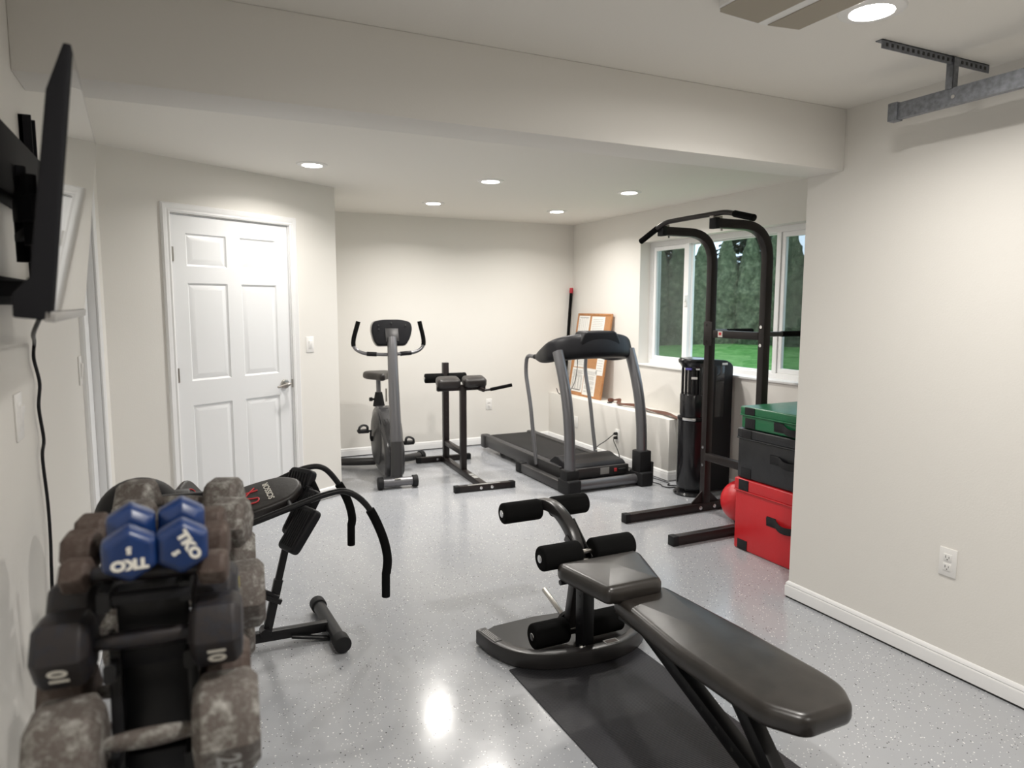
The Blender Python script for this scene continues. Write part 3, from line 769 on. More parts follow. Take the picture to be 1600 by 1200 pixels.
f = MB(); f.beam((-.10, ym, .06), (-.02, ym, .62), .04, .03, hint=(1, 0, 0)); f.build('rear_post', 'black', ab, world=True)
f = MB(); f.beam((-.05, ym, .575), (.44, ym, .655), .035, .04); f.build('seat_bar', 'black', ab, world=True)
near = [(-.06, 2.97, .53), (.219, 2.95, .612), (.383, 2.95, .660), (.55, 2.95, .705), (.635, 2.95, .702), (.715, 2.95, .63), (.775, 2.95, .50), (.800, 2.95, .387), (.792, 2.95, .30)]
far = [(-.06, 3.33, .54), (.213, 3.35, .626), (.382, 3.35, .685), (.515, 3.35, .733), (.60, 3.35, .728), (.665, 3.35, .655), (.715, 3.35, .555), (.735, 3.35, .47), (.730, 3.35, .42)]
for P in (near, far):
    S = smooth_path(P, 6)
    f = MB(); f.tube(S, .0135, 14); arm = f.build('handlebar', 'black', ab, world=True)
    k0 = int(len(S) * .64); f = MB(); f.tube(S[k0:-1], .020, 14); f.build('foam_grip', 'foam', arm, world=True)
    e = V(P[-1]); f = MB(); f.cyl(e + V((0, 0, .02)), e + V((-.002, 0, -.095)), .0185, n=18, bev=.003); f.build('end_grip', 'foam', arm, world=True)
f = MB(); f.cyl((-.05, 2.96, .535), (-.05, 3.34, .545), .014, n=14); f.cyl((.40, 2.95, .655), (.40, 3.35, .68), .010, n=14); f.build('cross_tube', 'black', ab, world=True)
# body pad
pc, pe = V((.04, 3.13, .615)), V((.47, 3.15, .715))
ax = (pe - pc).normalized(); ny = V((-.02, -.30, 1)); ny = (ny - ax * ny.dot(ax)).normalized(); lat = ny.cross(ax)
PM = frame(pc, ax, lat, ny); PL = (pe - pc).length
f = MB(); f.pad([(0, -.085), (PL * .55, -.115), (PL * .85, -.10), (PL, -.03), (PL, .03), (PL * .85, .10), (PL * .55, .115), (0, .085)], -.03, .012, .016, mtx=PM, dome=.004, cr=.06)
pad = f.build('back_pad', 'vinyl2', ab, world=True, angle=60)
# lettering on pad
f = MB(); tm = PM @ frame(V((.300, 0, .0165)), V((0, 1, 0)), V((-1, 0, 0)), V((0, 0, 1)))
f.text('SCISSOR', .036, tm @ Matrix.Rotation(0, 4, 'Z'), .0006, bold=.0006); f.build('lettering', 'white_print', pad, world=True)
f = MB()
def st_(pts): f.sweep(smooth_path([PM @ V((a + .025, b, .017)) for a, b in pts], 5), circle(.0035, 6))
st_([(.12, -.055), (.17, .0), (.225, .055)]); st_([(.12, .055), (.165, .035), (.235, .03)]); st_([(.17, -.06), (.17, .0), (.165, .065)])
st_([(.15, .01), (.20, -.02), (.225, -.03), (.215, -.055), (.18, -.05), (.165, -.02)])
f.build('emblem', 'red_print', pad, world=True)
# ribbed knee pads
def knee(cx, cy, cz, w, h, tilt, name, yawk=.35):
    m = Matrix.Translation(V((cx, cy, cz))) @ rotz(yawk) @ Matrix.Rotation(tilt, 4, 'Y')
    g = MB(); g.pad([(-h / 2, -w / 2), (h / 2, -w / 2), (h / 2, w / 2), (-h / 2, w / 2)], -.022, .016, .010, mtx=m, cr=.03)
    o = g.build(name, 'satin', ab, world=True, angle=50)
    g = MB(); n = 7
    for i in range(n):
        yy = -w / 2 + .02 + (w - .04) * i / (n - 1); g.beam(m @ V((-h / 2 + .02, yy - .008, .018)), m @ V((h / 2 - .02, yy + .008, .018)), .006, .008)
    g.build('tread', 'rubber', o, world=True)
knee(.425, 2.955, .565, .13, .20, math.radians(-52), 'knee_pad')
knee(.455, 3.08, .60, .13, .22, math.radians(-58), 'knee_pad')
knee(.455, 3.20, .672, .15, .20, math.radians(-62), 'knee_pad', .55)
f = MB(); f.cyl((.505, 3.22, .745), (.530, 3.12, .665), .018, n=18, bev=.004); f.build('foam_roller', 'foam', ab, world=True)
f = MB(); f.sweep([(.455, 3.12, .62), (.48, 3.12, .66), (.50, 3.12, .70)], rrect(.03, .03)); f.build('pad_mount', 'black', ab, world=True)
# head pad
f = MB(); hm = Matrix.Translation(V((.018, 3.10, .715))) @ Matrix.Rotation(math.radians(58), 4, 'Y') @ Matrix.Rotation(math.radians(25), 4, 'X')
f.pad([(-.065, -.07), (.065, -.09), (.065, .09), (-.065, .07)], -.014, .010, .010, mtx=hm, cr=.05)
hp = f.build('head_pad', 'vinyl2', ab, world=True, angle=60)
f = MB(); f.sweep([hm @ V((.030 * math.cos(a * PI / 12), .035 * math.sin(a * PI / 12), .0125)) for a in range(24)], circle(.0022, 6), closed=True); f.build('emblem', 'red_print', hp, world=True)
f = MB(); f.text('Ab', .030, hm @ Matrix.Translation(V((0, 0, .0125))) @ rotz(PI / 2), .0005); f.build('lettering', 'white_print', hp, world=True)
f = MB(); f.beam((-.02, ym, .60), (-.005, ym, .72), .02, .03, hint=(1, 0, 0)); f.build('head_post', 'black', ab, world=True)

# ------------------------------------------------------------------ exercise bike (local: X right, Y away from camera)
bk = thing('exercise_bike', 'grey upright exercise bike in front of the back wall', 'exercise bike', (1.59, 5.495, 0), -math.atan(.10))
f = MB(); f.cyl((-.145, 0, .055), (.145, 0, .055), .036, n=28); fs = f.build('front_stabilizer', 'grey_metal', bk)
for s in (-1, 1):
    f = MB(); f.cyl((s * .120, 0, .0525), (s * .165, 0, .0525), .050, n=28, bev=.005); f.build('roller_cap', 'rubber', fs)
f = MB(); f.lim(-.03, .02, -.032, -.02, .083, .087); f.build('sticker', 'white_print', fs)
path = smooth_path([(-.002, .045, .075), (.003, .055, .18), (.006, .07, .33), (.008, .12, .60), (.012, .19, .88), (.020, .26, 1.12), (.024, .295, 1.23)], 5)
n_ = len(path); f = MB()
f.sweep(path[:n_ // 3 + 2], circle(1, 24), hint=(1, 0, 0), scales=[((.050 - .002 * i / (n_ / 3)), .055) for i in range(n_ // 3 + 2)]); f.build('lower_mast', 'grey_dark', bk)
f = MB(); f.sweep(path[n_ // 3 + 1:], circle(1, 24), hint=(1, 0, 0), scales=[(.048 - .009 * i / (n_ * .67), .045) for i in range(n_ - n_ // 3 - 1)]); f.build('mast', 'grey_metal', bk)
# body shroud
prof = round_poly([(.09, .07), (.30, .03), (.70, .05), (.86, .16), (.88, .34), (.80, .54), (.66, .61), (.50, .60), (.34, .50), (.15, .38), (.09, .30)], .12, 6)
f = MB(); f.prism([(-.085, y, z) for y, z in prof], (.17, 0, 0), bev=.035, seg=4, ang=50); sh = f.build('body_shroud', 'shroud', bk, angle=50)
for s in (-1, 1):
    f = MB(); m = Matrix.Translation(V((s * .08, .52, .33))) @ Matrix.Rotation(s * PI / 2, 4, 'Y')
    f.lathe([(0, .045), (.10, .042), (.20, .030), (.235, .012), (.24, 0), (0, 0)], n=40, mtx=m); f.build('side_disc', 'grey_dark', sh)
f = MB()
for i in range(4): f.beam((-.05 + i * .028, .325 + .0 * i, .53), (-.04 + i * .028, .30, .50), .006, .01)
f.build('vents', 'slot', sh)
f = MB(); f.cyl((-.018, .79, .58), (-.018, .79, .71), .055, .032, n=24, bev=.004); f.build('seat_sleeve', 'rubber', bk)
f = MB(); f.cyl((-.05, .79, .645), (-.10, .79, .645), .010, n=12); f.cyl((-.075, .79, .645), (-.105, .79, .645), .018, n=12, bev=.004); f.build('adjust_knob', 'rubber', bk)
f = MB(); f.cyl((-.018, .79, .70), (-.018, .80, .85), .021, n=20); f.build('seat_post', 'grey_metal', bk)
f = MB(); f.pad([(-.10, .98), (-.14, .90), (-.12, .80), (-.05, .68), (-.02, .60), (.02, .60), (.05, .68), (.12, .80), (.14, .90), (.10, .98)], .83, .895, .03, mtx=Matrix.Translation(V((-.01, 0, 0))), dome=.004, cr=.05); f.build('saddle', 'vinyl2', bk, angle=60)
f = MB()
f.sweep(smooth_path([(-.42, .99, .045), (-.25, .90, .05), (0, .84, .055), (.25, .90, .05), (.41, .99, .045)], 6), circle(.036, 20)); rs = f.build('rear_stabilizer', 'grey_dark', bk)
for s in (-1, 1):
    f = MB(); f.cyl((s * .395, .98, .046), (s * .435, 1.005, .045), .045, n=24, bev=.004); f.lim(s * .44 - .04, s * .44 + .04, .97, 1.05, 0, .012, bev=.003); f.build('end_foot', 'rubber', rs)
for s, py, pz in ((-1, .44, .415), (1, .61, .255)):
    f = MB(); f.cyl((s * .10, .52, .33), (s * .14, .52, .33), .022, n=18); f.beam((s * .14, .52, .33), (s * .15, py, pz), .026, .012, hint=(0, 1, 0)); cr = f.build('crank', 'rubber', bk)
    f = MB(); f.cyl((s * .14, py, pz), (s * .175, py, pz), .008, n=10); f.box((s * .215, py, pz), (.095, .085, .026), bev=.008); f.sweep(smooth_path([(s * .185, py - .05, pz), (s * .185, py - .045, pz + .045), (s * .215, py - .02, pz + .055), (s * .25, py - .045, pz + .04), (s * .255, py - .05, pz)]), rrect(.022, .005, .002)); f.build('pedal', 'rubber', cr)
# handlebar
hbp = lambda s: [(0, .31, 1.085), (s * .12, .335, 1.09), (.01 + s * .22, .35, 1.10), (.012 + s * .288, .37, 1.14), (.014 + s * .300, .38, 1.21), (.02 + s * .262, .39, 1.365)]
for s in (-1, 1):
    S = smooth_path(hbp(s), 6); f = MB(); f.tube(S, .0145, 14); hb_ = f.build('handlebar', 'grey_metal', bk)
    f = MB(); f.tube(S[20:], .019, 14); f.build('foam_grip', 'foam', hb_)
    f = MB(); f.tube(S[5:11], .019, 14); f.build('pulse_grip', 'satin', hb_)
# console
CM = Matrix.Translation(V((0.030, .335, 1.265))) @ Matrix.Rotation(math.radians(-20), 4, 'X')
out = [(-.150, .10), (-.165, .03), (-.150, -.06), (-.125, -.105), (.110, -.105), (.150, -.04), (.170, .04), (.160, .095), (.08, .118), (-.07, .118)]
f = MB(); f.prism([(x * 1.04, -.022, z) for x, z in round_poly(out, .03)], (0, .045, 0), bev=.008, mtx=CM); cn = f.build('console', 'matte', bk)
f = MB(); f.prism([(x * 1.08, .018, z) for x, z in round_poly([(a, b * 1.06 + .008) for a, b in out], .03)], (0, .03, 0), bev=.008, mtx=CM); f.build('console_face', 'silver_bezel', cn)
f = MB(); f.lim(-.058, .052, -.028, -.020, -.08, .035, mtx=CM, bev=.001); f.build('mount_plate', 'grey_dark', cn)
f = MB()
for x, z in ((-.05, .012), (.035, .012), (-.055, -.068), (.04, -.068), (-.11, .065), (-.11, .03), (.0, .085), (.12, .065)): f.cyl(CM @ V((x, -.0265, z)), CM @ V((x, -.024, z)), .006, n=10)
f.build('screw', 'slot', cn)
f = MB(); f.cyl((.05, .78, .62), (.05, .78, .74), .008, n=8); f.tube(smooth_path([(.055, .60, .58), (.055, .62, .66), (.055, .66, .74), (.06, .70, .70), (.06, .68, .60)]), .004); f.build('tension_wire', 'steel', bk)

# ------------------------------------------------------------------ roman chair
rc = thing('roman_chair', 'black steel roman chair with two pads and a foam ankle roller', 'roman chair', (2.218, 5.142, 0), -math.atan(.057))
f = MB(); f.beam((-.257, 0, .027), (.257, 0, .027), .052, .05); ff = f.build('front_foot', 'tower', rc)
for s in (-1, 1): MB().lim(s * .24 - .022, s * .24 + .022, -.027, .027, 0.0, .055, bev=.003).build('foot_cap', 'rubber', ff)
for x in (-.04, .055): MB().cyl((x, -.030, .027), (x, -.024, .027), .013, n=16, bev=.002).build('bolt', 'chrome', ff)
MB().lim(-.15, .13, -.020, .0, .0535, .0548).build('sticker', 'grey_print', ff)
f = MB(); f.beam((-.267, 1.16, .027), (.267, 1.16, .027), .052, .05); ff = f.build('rear_foot', 'tower', rc)
for s in (-1, 1): MB().lim(s * .25 - .022, s * .25 + .022, 1.133, 1.187, 0, .055, bev=.003).build('foot_cap', 'rubber', ff)
MB().cyl((-.07, 1.13, .03), (-.07, 1.136, .03), .011, n=14).build('bolt', 'chrome', ff)
MB().beam((0, .02, .028), (0, 1.14, .028), .05, .055).build('base_beam', 'tower', rc)
MB().lim(-.02, .02, .30, .36, .0535, .0545).build('sticker', 'grey_print', rc)
MB().lim(-.02, .02, .20, .28, .0535, .0545).build('sticker', 'grey_print', rc)
MB().beam((0, .555, .05), (0, .555, .79), .055, .052, hint=(0, 1, 0)).build('front_post', 'tower', rc)
f = MB(); f.beam((0, 1.08, .05), (0, 1.08, .965), .055, .055, hint=(0, 1, 0)); rp_ = f.build('rear_post', 'tower', rc)
f = MB()
for i in range(8): f.cyl((0, 1.051, .38 + i * .065), (0, 1.0535, .38 + i * .065), .006, n=10)
f.build('adjust_holes', 'slot', rp_)
MB().beam((0, .57, .20), (0, 1.06, .20), .045, .045).build('stretcher', 'tower', rc)
MB().cyl((-.205, 1.035, .825), (.185, 1.035, .825), .012, n=14).build('roller_axle', 'chrome', rc)
for s in (-1, 1):
    f = MB(); f.cyl((s * .025 - .012, 1.035, .825), (s * .20 - .012, 1.035, .825), .045, n=28, bev=.008); f.build('foam_roller', 'foam', rc)
MB().cyl((-.222, 1.035, .825), (-.210, 1.035, .825), .018, n=16).build('axle_cap', 'chrome', rc)
MB().beam((-.235, .555, .785), (.205, .555, .785), .05, .05).build('pad_bar', 'tower', rc)
MB().cyl((-.225, .515, .785), (-.225, .53, .785), .022, n=18).build('end_knob', 'rubber', rc)
for s, xc in ((-1, -.135), (1, .105)):
    m = Matrix.Translation(V((xc, .57, .80))) @ Matrix.Rotation(math.radians(8), 4, 'X')
    f = MB(); f.pad([(-.115, -.09), (.10, -.09), (.115, .09), (-.09, .09)], .0, .075, .028, mtx=m, dome=.006, cr=.05); pp = f.build('hip_pad', 'vinyl2', rc, angle=60)
f = MB(); f.beam((.14, .52, .772), (.14, .40, .772), .03, .02); S = [(.14, .44, .765), (.20, .40, .775), (.36, .32, .815)]
f.tube(S, .010); hd = f.build('handle', 'tower', rc); MB().cyl((.20, .40, .775), (.37, .315, .8175), .015, n=14, bev=.003).build('foam_grip', 'foam', hd)

# ------------------------------------------------------------------ treadmill (world coordinates)
tr = thing('treadmill', 'grey and black folding treadmill in the back corner', 'treadmill', (3.14, 5.6, 0))
xL, xRt, xc = 2.79, 3.49, 3.14
f = MB(); f.lim(2.90, 3.385, 4.98, 6.62, .06, .150, bev=.004); dk = f.build('running_deck', 'black', tr, world=True)
MB().lim(2.925, 3.36, 5.05, 6.615, .150, .154, bev=.002).build('belt', 'rubber', dk, world=True)
for x0, x1 in ((2.84, 2.905), (3.38, 3.445)):
    f = MB(); f.lim(x0, x1, 5.0, 6.60, .045, .158, bev=.006); so = f.build('side_rail', 'grey_dark', tr, world=True)
    f = MB()
    for xx in (x0 + .015, x0 + .032, x0 + .05): f.lim(xx, xx + .008, 5.05, 6.58, .157, .162, bev=.001)
    f.build('rail_ribs', 'grey_metal', so, world=True)
    MB().lim(x0 - .012, x1 + .008, 6.57, 6.67, .025, .165, bev=.018, seg=3).build('end_cap', 'grey_dark', so, world=True)
f = MB(); f.cyl((2.89, 6.28, .035), (2.93, 6.28, .035), .034, n=22, bev=.004); f.cyl((3.36, 6.28, .035), (3.40, 6.28, .035), .034, n=22, bev=.004); f.cyl((2.9, 6.28, .035), (3.39, 6.28, .035), .01, n=10); f.build('rear_wheels', 'rubber', tr, world=True)
# base frame
for x, s in ((xL - .02, 1), (xRt + .02, -1)):
    f = MB(); f.lim(x - .032, x + .032, 4.78, 5.55, .008, .085, bev=.006); f.build('base_rail', 'grey_dark', tr, world=True)
    MB().lim(x - .038, x + .038, 5.53, 5.63, .0, .095, bev=.01).build('rail_end', 'rubber', tr, world=True)
f = MB(); f.cyl((xL + .05, 4.755, .052), (xRt - .04, 4.755, .052), .043, n=26); f.build('front_tube', 'grey_metal', tr, world=True)
# boots
MB().lim(xL - .062, xL + .062, 4.66, 4.84, .0, .12, bev=.015, seg=3).lim(xL - .058, xL + .058, 4.695, 4.81, .1, .195, bev=.01).build('boot', 'rubber', tr, world=True)
MB().lim(xRt - .062, xRt + .062, 4.66, 4.84, .0, .12, bev=.015, seg=3).lim(xRt - .058, xRt + .058, 4.69, 4.81, .1, .295, bev=.01).lim(xRt + .055, xRt + .075, 4.68, 4.72, .02, .20, bev=.004).build('boot', 'rubber', tr, world=True)
for x in (xL, xRt):
    S = smooth_path([(x, 4.75, .12), (x, 4.75, .25), (x + .002, 4.765, .5), (x, 4.80, .72), (x - .003, 4.86, .92), (x - .006, 4.95, 1.13)], 5)
    f = MB(); f.sweep(S, circle(.050, 26, .042), hint=(1, 0, 0)); f.build('upright', 'grey_metal', tr, world=True)
# hood
f = MB(); f.prism([(2.865, y, z) for y, z in round_poly([(4.86, .06), (4.86, .165), (4.90, .195), (5.02, .205), (5.08, .226), (5.14, .226), (5.24, .160), (5.26, .06)], .02, 4)], (.55, 0, 0), bev=.012, ang=50); hood = f.build('motor_hood', 'satin', tr, world=True, angle=50)
f = MB(); f.lim(2.855, 3.425, 4.84, 4.875, .085, .165, bev=.006); fp = f.build('front_panel', 'grey_dark', hood, world=True)
MB().lim(3.14, 3.225, 4.837, 4.841, .100, .155).build('spec_label', 'grey_print', fp, world=True)
MB().lim(3.265, 3.40, 4.836, 4.842, .105, .150, bev=.001).build('socket_recess', 'slot', fp, world=True)
MB().lim(3.275, 3.30, 4.831, 4.838, .112, .142, bev=.002).build('power_switch', 'red_print', fp, world=True)
MB().cyl((3.31, 4.832, .127), (3.38, 4.828, .130), .010, n=12).build('power_plug', 'rubber', fp, world=True)
f = MB(); f.sphere((3.30, 5.12, .2452), (.035, .012, .002), 16); f.build('hood_badge', 'white_print', hood, world=True)
# handrails
for x, s in ((2.83, 1), (3.455, -1)):
    S = fillet([(x, 5.40, .10), (x, 5.46, .34), (x, 5.52, .62), (x, 5.62, .90), (x, 5.60, 1.06), (x, 5.38, 1.055)], .07, 5)
    MB().tube(S, .0175, 16).build('handrail', 'grey_metal', tr, world=True)
    MB().cyl((x, 5.44, 1.056), (x, 5.34, 1.055), .022, n=18).build('grip_sleeve', 'rubber', tr, world=True)
# console
path = smooth_path([(2.83, 5.38, 1.055), (2.80, 5.20, 1.085), (2.80, 5.02, 1.135), (2.93, 4.93, 1.165), (3.14, 4.905, 1.172), (3.35, 4.93, 1.165), (3.485, 5.02, 1.135), (3.48, 5.20, 1.085), (3.455, 5.38, 1.055)], 5)
n_ = len(path); sc = []
for i in range(n_):
    t = abs(i / (n_ - 1) * 2 - 1); hh = .022 + .082 * (1 - t ** 2.2) ** .8; sc.append((hh, .028 + .035 * (1 - t ** 2)))
def sup(n=24, e=.6): return [(math.copysign(abs(math.cos(2 * PI * k / n)) ** e, math.cos(2 * PI * k / n)), math.copysign(abs(math.sin(2 * PI * k / n)) ** e, math.sin(2 * PI * k / n))) for k in range(n)]
f = MB(); f.sweep(path, sup(), hint=(0, 0, 1), scales=sc); cn = f.build('console', 'satin', tr, world=True, angle=60)
f = MB(); f.prism([(x, 4.86, z) for x, z in round_poly([(2.98, 1.075), (3.31, 1.075), (3.34, 1.20), (3.29, 1.295), (2.99, 1.295), (2.94, 1.20)], .03)], (0, .16, 0), bev=.02, ang=40); f.build('display_housing', 'satin', cn, world=True, angle=50)
f = MB(); f.sweep([V((3.25 + .017 * math.cos(a * PI / 10), 4.853, 1.105 + .013 * math.sin(a * PI / 10))) for a in range(20)], circle(.0045, 8), closed=True); f.build('emblem_ring', 'white_print', cn, world=True)
MB().tube(smooth_path([(2.98, 4.97, 1.09), (3.0, 5.0, 1.0), (2.985, 5.02, .86), (2.93, 5.03, .78), (2.86, 5.05, .77), (2.83, 5.05, .82)], 6), .003, 6).build('safety_cord', 'satin', cn, world=True)

cord(tr, 'power_cord', [(XK - .04, 5.50, .29), (XK - .05, 5.52, .27), (XK - .06, 5.62, .20), (XK - .07, 5.75, .12), (XK - .10, 5.80, .02), (XK - .15, 5.6, .008)], .004, ((XK - .009, 5.50, .29), (-1, 0, 0)))

# ------------------------------------------------------------------ power tower
pt = thing('power_tower', 'tall dark steel pull-up and dip tower by the window', 'power tower', (3.40, 3.67, 0))
ux = 3.46; Y1, Y2 = 3.925, 3.41
for y, top in ((Y1, 2.008), (Y2, 2.008)):
    S = fillet([(ux, y, .062), (ux, y, top), (3.005, y, top)], .23, 10)
    f = MB(); f.sweep(S, rrect(.058, .052, .006), hint=(1, 0, 0)); up_ = f.build('upright', 'tower', pt, world=True, angle=30)
    MB().lim(2.995, 3.03, y - .03, y + .03, top - .034, top + .033, bev=.004).build('tube_cap', 'rubber', up_, world=True)
    for z in (1.245, 1.365, .345, .475): MB().cyl((ux - .034, y, z), (ux - .028, y, z), .011, n=12).build('bolt', 'chrome', up_, world=True)
    MB().cyl((3.07, y, top - .045), (3.07, y, top - .025), .007, n=10).build('bolt', 'chrome', up_, world=True)
    f = MB(); f.beam((2.75, y, .031), (3.90, y, .031), .060, .052); lg = f.build('foot_beam', 'tower', pt, world=True)
    for x in (2.765, 3.888): MB().lim(x - .022, x + .022, y - .029, y + .029, 0, .064, bev=.004).build('foot_cap', 'rubber', lg, world=True)
    for sg in (-1, 1): MB().prism([(ux + sg * .028, y - .004, .062), (ux + sg * .13, y - .004, .062), (ux + sg * .028, y - .004, .15)], (0, .008, 0)).build('gusset', 'tower', lg, world=True)
    for x in (3.40, 3.53): MB().cyl((x, y - .033, .031), (x, y - .026, .031), .014, n=14, bev=.002).build('bolt', 'chrome', lg, world=True)
f = MB(); f.beam((ux - .01, Y1 - .025, 1.305), (ux - .01, Y2 + .025, 1.305), .052, .04); f.lim(ux - .034, ux - .028, Y1 - .055, Y1 + .03, 1.22, 1.39, bev=.001); cb = f.build('upper_crossbar', 'tower', pt, world=True)
MB().lim(ux - .0315, ux - .0305, 3.765, 3.81, 1.285, 1.325).build('sticker', 'white_print', cb, world=True)
MB().lim(ux - .0325, ux - .0312, 3.775, 3.80, 1.298, 1.318).build('sticker_print', 'red_print', cb, world=True)
f = MB(); f.beam((ux - .01, Y1 - .025, .41), (ux - .01, Y2 + .025, .41), .055, .045); f.build('lower_crossbar', 'tower', pt, world=True)
for y in (Y1, Y2):
    f = MB(); f.cyl((ux + .03, y, 1.318), (3.62, y, 1.318), .017, n=18); dg = f.build('dip_handle', 'grey_dark', pt, world=True)
    MB().cyl((3.61, y, 1.318), (3.86, y, 1.318), .019, n=18, bev=.003).build('foam_grip', 'foam', dg, world=True)
S = fillet([(2.965, 4.10, 1.950), (2.99, 3.87, 2.058), (3.0, 3.67, 2.062), (3.0, 3.30, 2.062), (2.99, 3.06, 2.0)], .05, 5)
f = MB(); f.tube(S, .0155, 16); pb = f.build('pull_up_bar', 'tower', pt, world=True)
MB().tube([S[0], S[0].lerp(S[1], .85)], .020, 16).build('foam_grip', 'foam', pb, world=True)
MB().tube([S[-1], S[-1].lerp(S[-2], .85)], .020, 16).build('foam_grip', 'foam', pb, world=True)
for y in (Y1, Y2): MB().lim(2.985, 3.06, y - .018, y + .018, 2.036, 2.052, bev=.003).build('bar_bracket', 'steel', pb, world=True)

# ------------------------------------------------------------------ black water dispenser
wd = thing('water_dispenser', 'tall glossy black floor-standing dispenser with a round front under the window', 'water dispenser', (3.80, 4.36, 0))
cxd, cyd = 3.690, 4.345
MB().lathe([(0, 0), (.142, 0), (.146, .012), (.135, .026), (.10, .034), (0, .034)], (cxd, cyd, 0), n=40).build('base', 'gloss', wd, world=True)
MB().lathe([(0, .034), (.100, .034), (.118, .055), (.124, .09), (.124, .60), (.118, .606), (0, .606)], (cxd, cyd, 0), n=44).build('lower_body', 'gloss', wd, world=True)
MB().lathe([(0, .606), (.1255, .606), (.1255, .628), (0, .628)], (cxd, cyd, 0), n=44).build('band', 'satin', wd, world=True)
f = MB()
for i in range(9):
    a = PI + .15 - i * .0 + (-.5 + i * .125) ; pass
f.sweep([V((cxd + .129 * math.cos(a), cyd + .129 * math.sin(a), .617)) for a in [math.radians(190 + 6 * k) for k in range(9)]], rrect(.022, .006, .002), hint=(0, 0, 1)); f.build('latch', 'chrome', wd, world=True)
MB().lathe([(0, .628), (.108, .628), (.112, .66), (.112, .80), (.106, .812), (0, .812)], (cxd, cyd, 0), n=44).build('middle_body', 'gloss', wd, world=True)
f = MB(); f.lathe([(0, .812), (.070, .812), (.070, 1.03), (0, 1.03)], (cxd + .02, cyd, 0), n=36)
for a in (150, 185, 222, 258): f.cyl((cxd + .093 * math.cos(math.radians(a)), cyd + .093 * math.sin(math.radians(a)), .812), (cxd + .093 * math.cos(math.radians(a)), cyd + .093 * math.sin(math.radians(a)), 1.03), .011, n=12)
f.build('dispensing_alcove', 'gloss', wd, world=True)
a = math.radians(228); f = MB(); f.box((cxd + .104 * math.cos(a), cyd + .104 * math.sin(a), .942), (.012, .045, .018), rotz(a)); f.build('label', 'plastic_w', wd, world=True)
MB().lathe([(0, 1.02), (.100, 1.02), (.108, 1.04), (.126, 1.06), (.128, 1.078), (.118, 1.090), (.06, 1.098), (0, 1.10)], (cxd - .005, cyd, 0), n=44).build('top_cap', 'gloss', wd, world=True)
a = math.radians(205); f = MB(); f.box((cxd - .005 + .100 * math.cos(a), cyd + .100 * math.sin(a), 1.012), (.02, .05, .016), rotz(a), bev=.004); f.build('display_light', 'bluelens', wd, world=True)
f = MB(); f.box((cxd + .082 * math.cos(math.radians(236)), cyd + .105 * math.sin(math.radians(236)), 1.012), (.014, .03, .014), rotz(a), bev=.004); f.build('spout', 'plastic_w', wd, world=True)
f = MB(); f.prism([(x, 4.27, z) for x, z in round_poly([(3.72, .02), (4.018, .02), (4.018, 1.035), (3.95, 1.072), (3.72, 1.088)], .03)], (0, .20, 0), bev=.008); bb_ = f.build('rear_cabinet', 'satin', wd, world=True)
MB().lim(3.835, 3.925, 4.2685, 4.272, .62, 1.03, bev=.001).build('cabinet_panel', 'gloss', bb_, world=True)
MB().lim(3.90, 3.955, 4.2685, 4.272, 1.035, 1.052).build('cabinet_badge', 'plastic_w', bb_, world=True)

cord(wd, 'power_cord', [(XK - .04, 5.50, .25), (XK - .05, 5.49, .22), (XK - .045, 5.42, .13), (XK - .05, 5.35, .03), (XK - .04, 5.2, .008), (XK - .06, 4.9, .008), (XK - .05, 4.66, .008), (XK - .10, 4.60, .008), (XK - .02, 4.55, .008), (3.80, 4.48, .012)], .004, ((XK - .009, 5.50, .25), (-1, 0, 0)))
cord(wd, 'power_cord', [(3.56, 4.74, .02), (3.62, 4.66, .006), (3.60, 4.60, .006), (3.62, 4.54, .006), (3.70, 4.52, .008), (3.78, 4.48, .012)], .004)

# ------------------------------------------------------------------ foam plyo boxes
def plyo(name, label, x0, x1, y0, y1, z0, z1, m, lid, cat='foam box', patch=True, side='webbing'):
    root = thing(name, label, cat, ((x0 + x1) / 2, (y0 + y1) / 2, z0), group='stacked soft plyometric boxes')
    MB().lim(x0, x1, y0, y1, z0, z1 - lid, bev=.012, seg=3).build('body', m, root, world=True)
    MB().lim(x0 - .006, x1 + .006, y0 - .006, y1 + .006, z1 - lid, z1, bev=.010, seg=3).build('lid_flap', m, root, world=True)
    f = MB(); f.tube(fillet([(x0 - .006, y0, z1 - lid), (x0 - .006, y1 + .006, z1 - lid), (x1, y1 + .006, z1 - lid)], .01, 3), .0045, 8); f.build('piping', m, root, world=True)
    ya, yb = y1 - .115, y1 - .035
    for z, h, xx in ((z1 - lid * .5, lid * .86, x0 - .008), (z0 + .035, .06, x0 - .002)):
        f = MB(); f.lim(xx - .001, xx + .004, ya, yb, z - h / 2, z + h / 2, bev=.001); f.build('hook_patch', side, root, world=True)
    zc = (z0 + z1 - lid) / 2 + (z1 - z0) * .12; yc = y1 - .42; hw = .155
    if z1 - z0 < .2: zc = (z0 + z1 - lid) / 2 + .004
    hh = .042
    S = smooth_path([(x0 - .003, yc + hw, zc), (x0 - .006, yc + hw * .6, zc + .004), (x0 - .028, yc + hw * .2, zc - .012), (x0 - .028, yc - hw * .2, zc - .012), (x0 - .006, yc - hw * .6, zc), (x0 - .003, yc - hw, zc)], 5)
    f = MB(); f.sweep(S, rrect(hh, .004, .0015), hint=(0, 0, 1)); f.lim(x0 - .003, x0 + .002, yc - hw, yc - hw * .55, zc - .028, zc + .028); f.lim(x0 - .003, x0 + .002, yc + hw * .55, yc + hw, zc - .028, zc + .028)
    f.build('carry_handle', side, root, world=True)
    return root
plyo('plyo_box', 'tall red vinyl foam box at the bottom of the stack', 3.095, 3.98, 2.56, 3.235, 0.0, .448, 'red', .075)
plyo('plyo_box', 'black vinyl foam box in the middle of the stack', 3.10, 3.98, 2.56, 3.232, .450, .758, 'blackvinyl', .06)
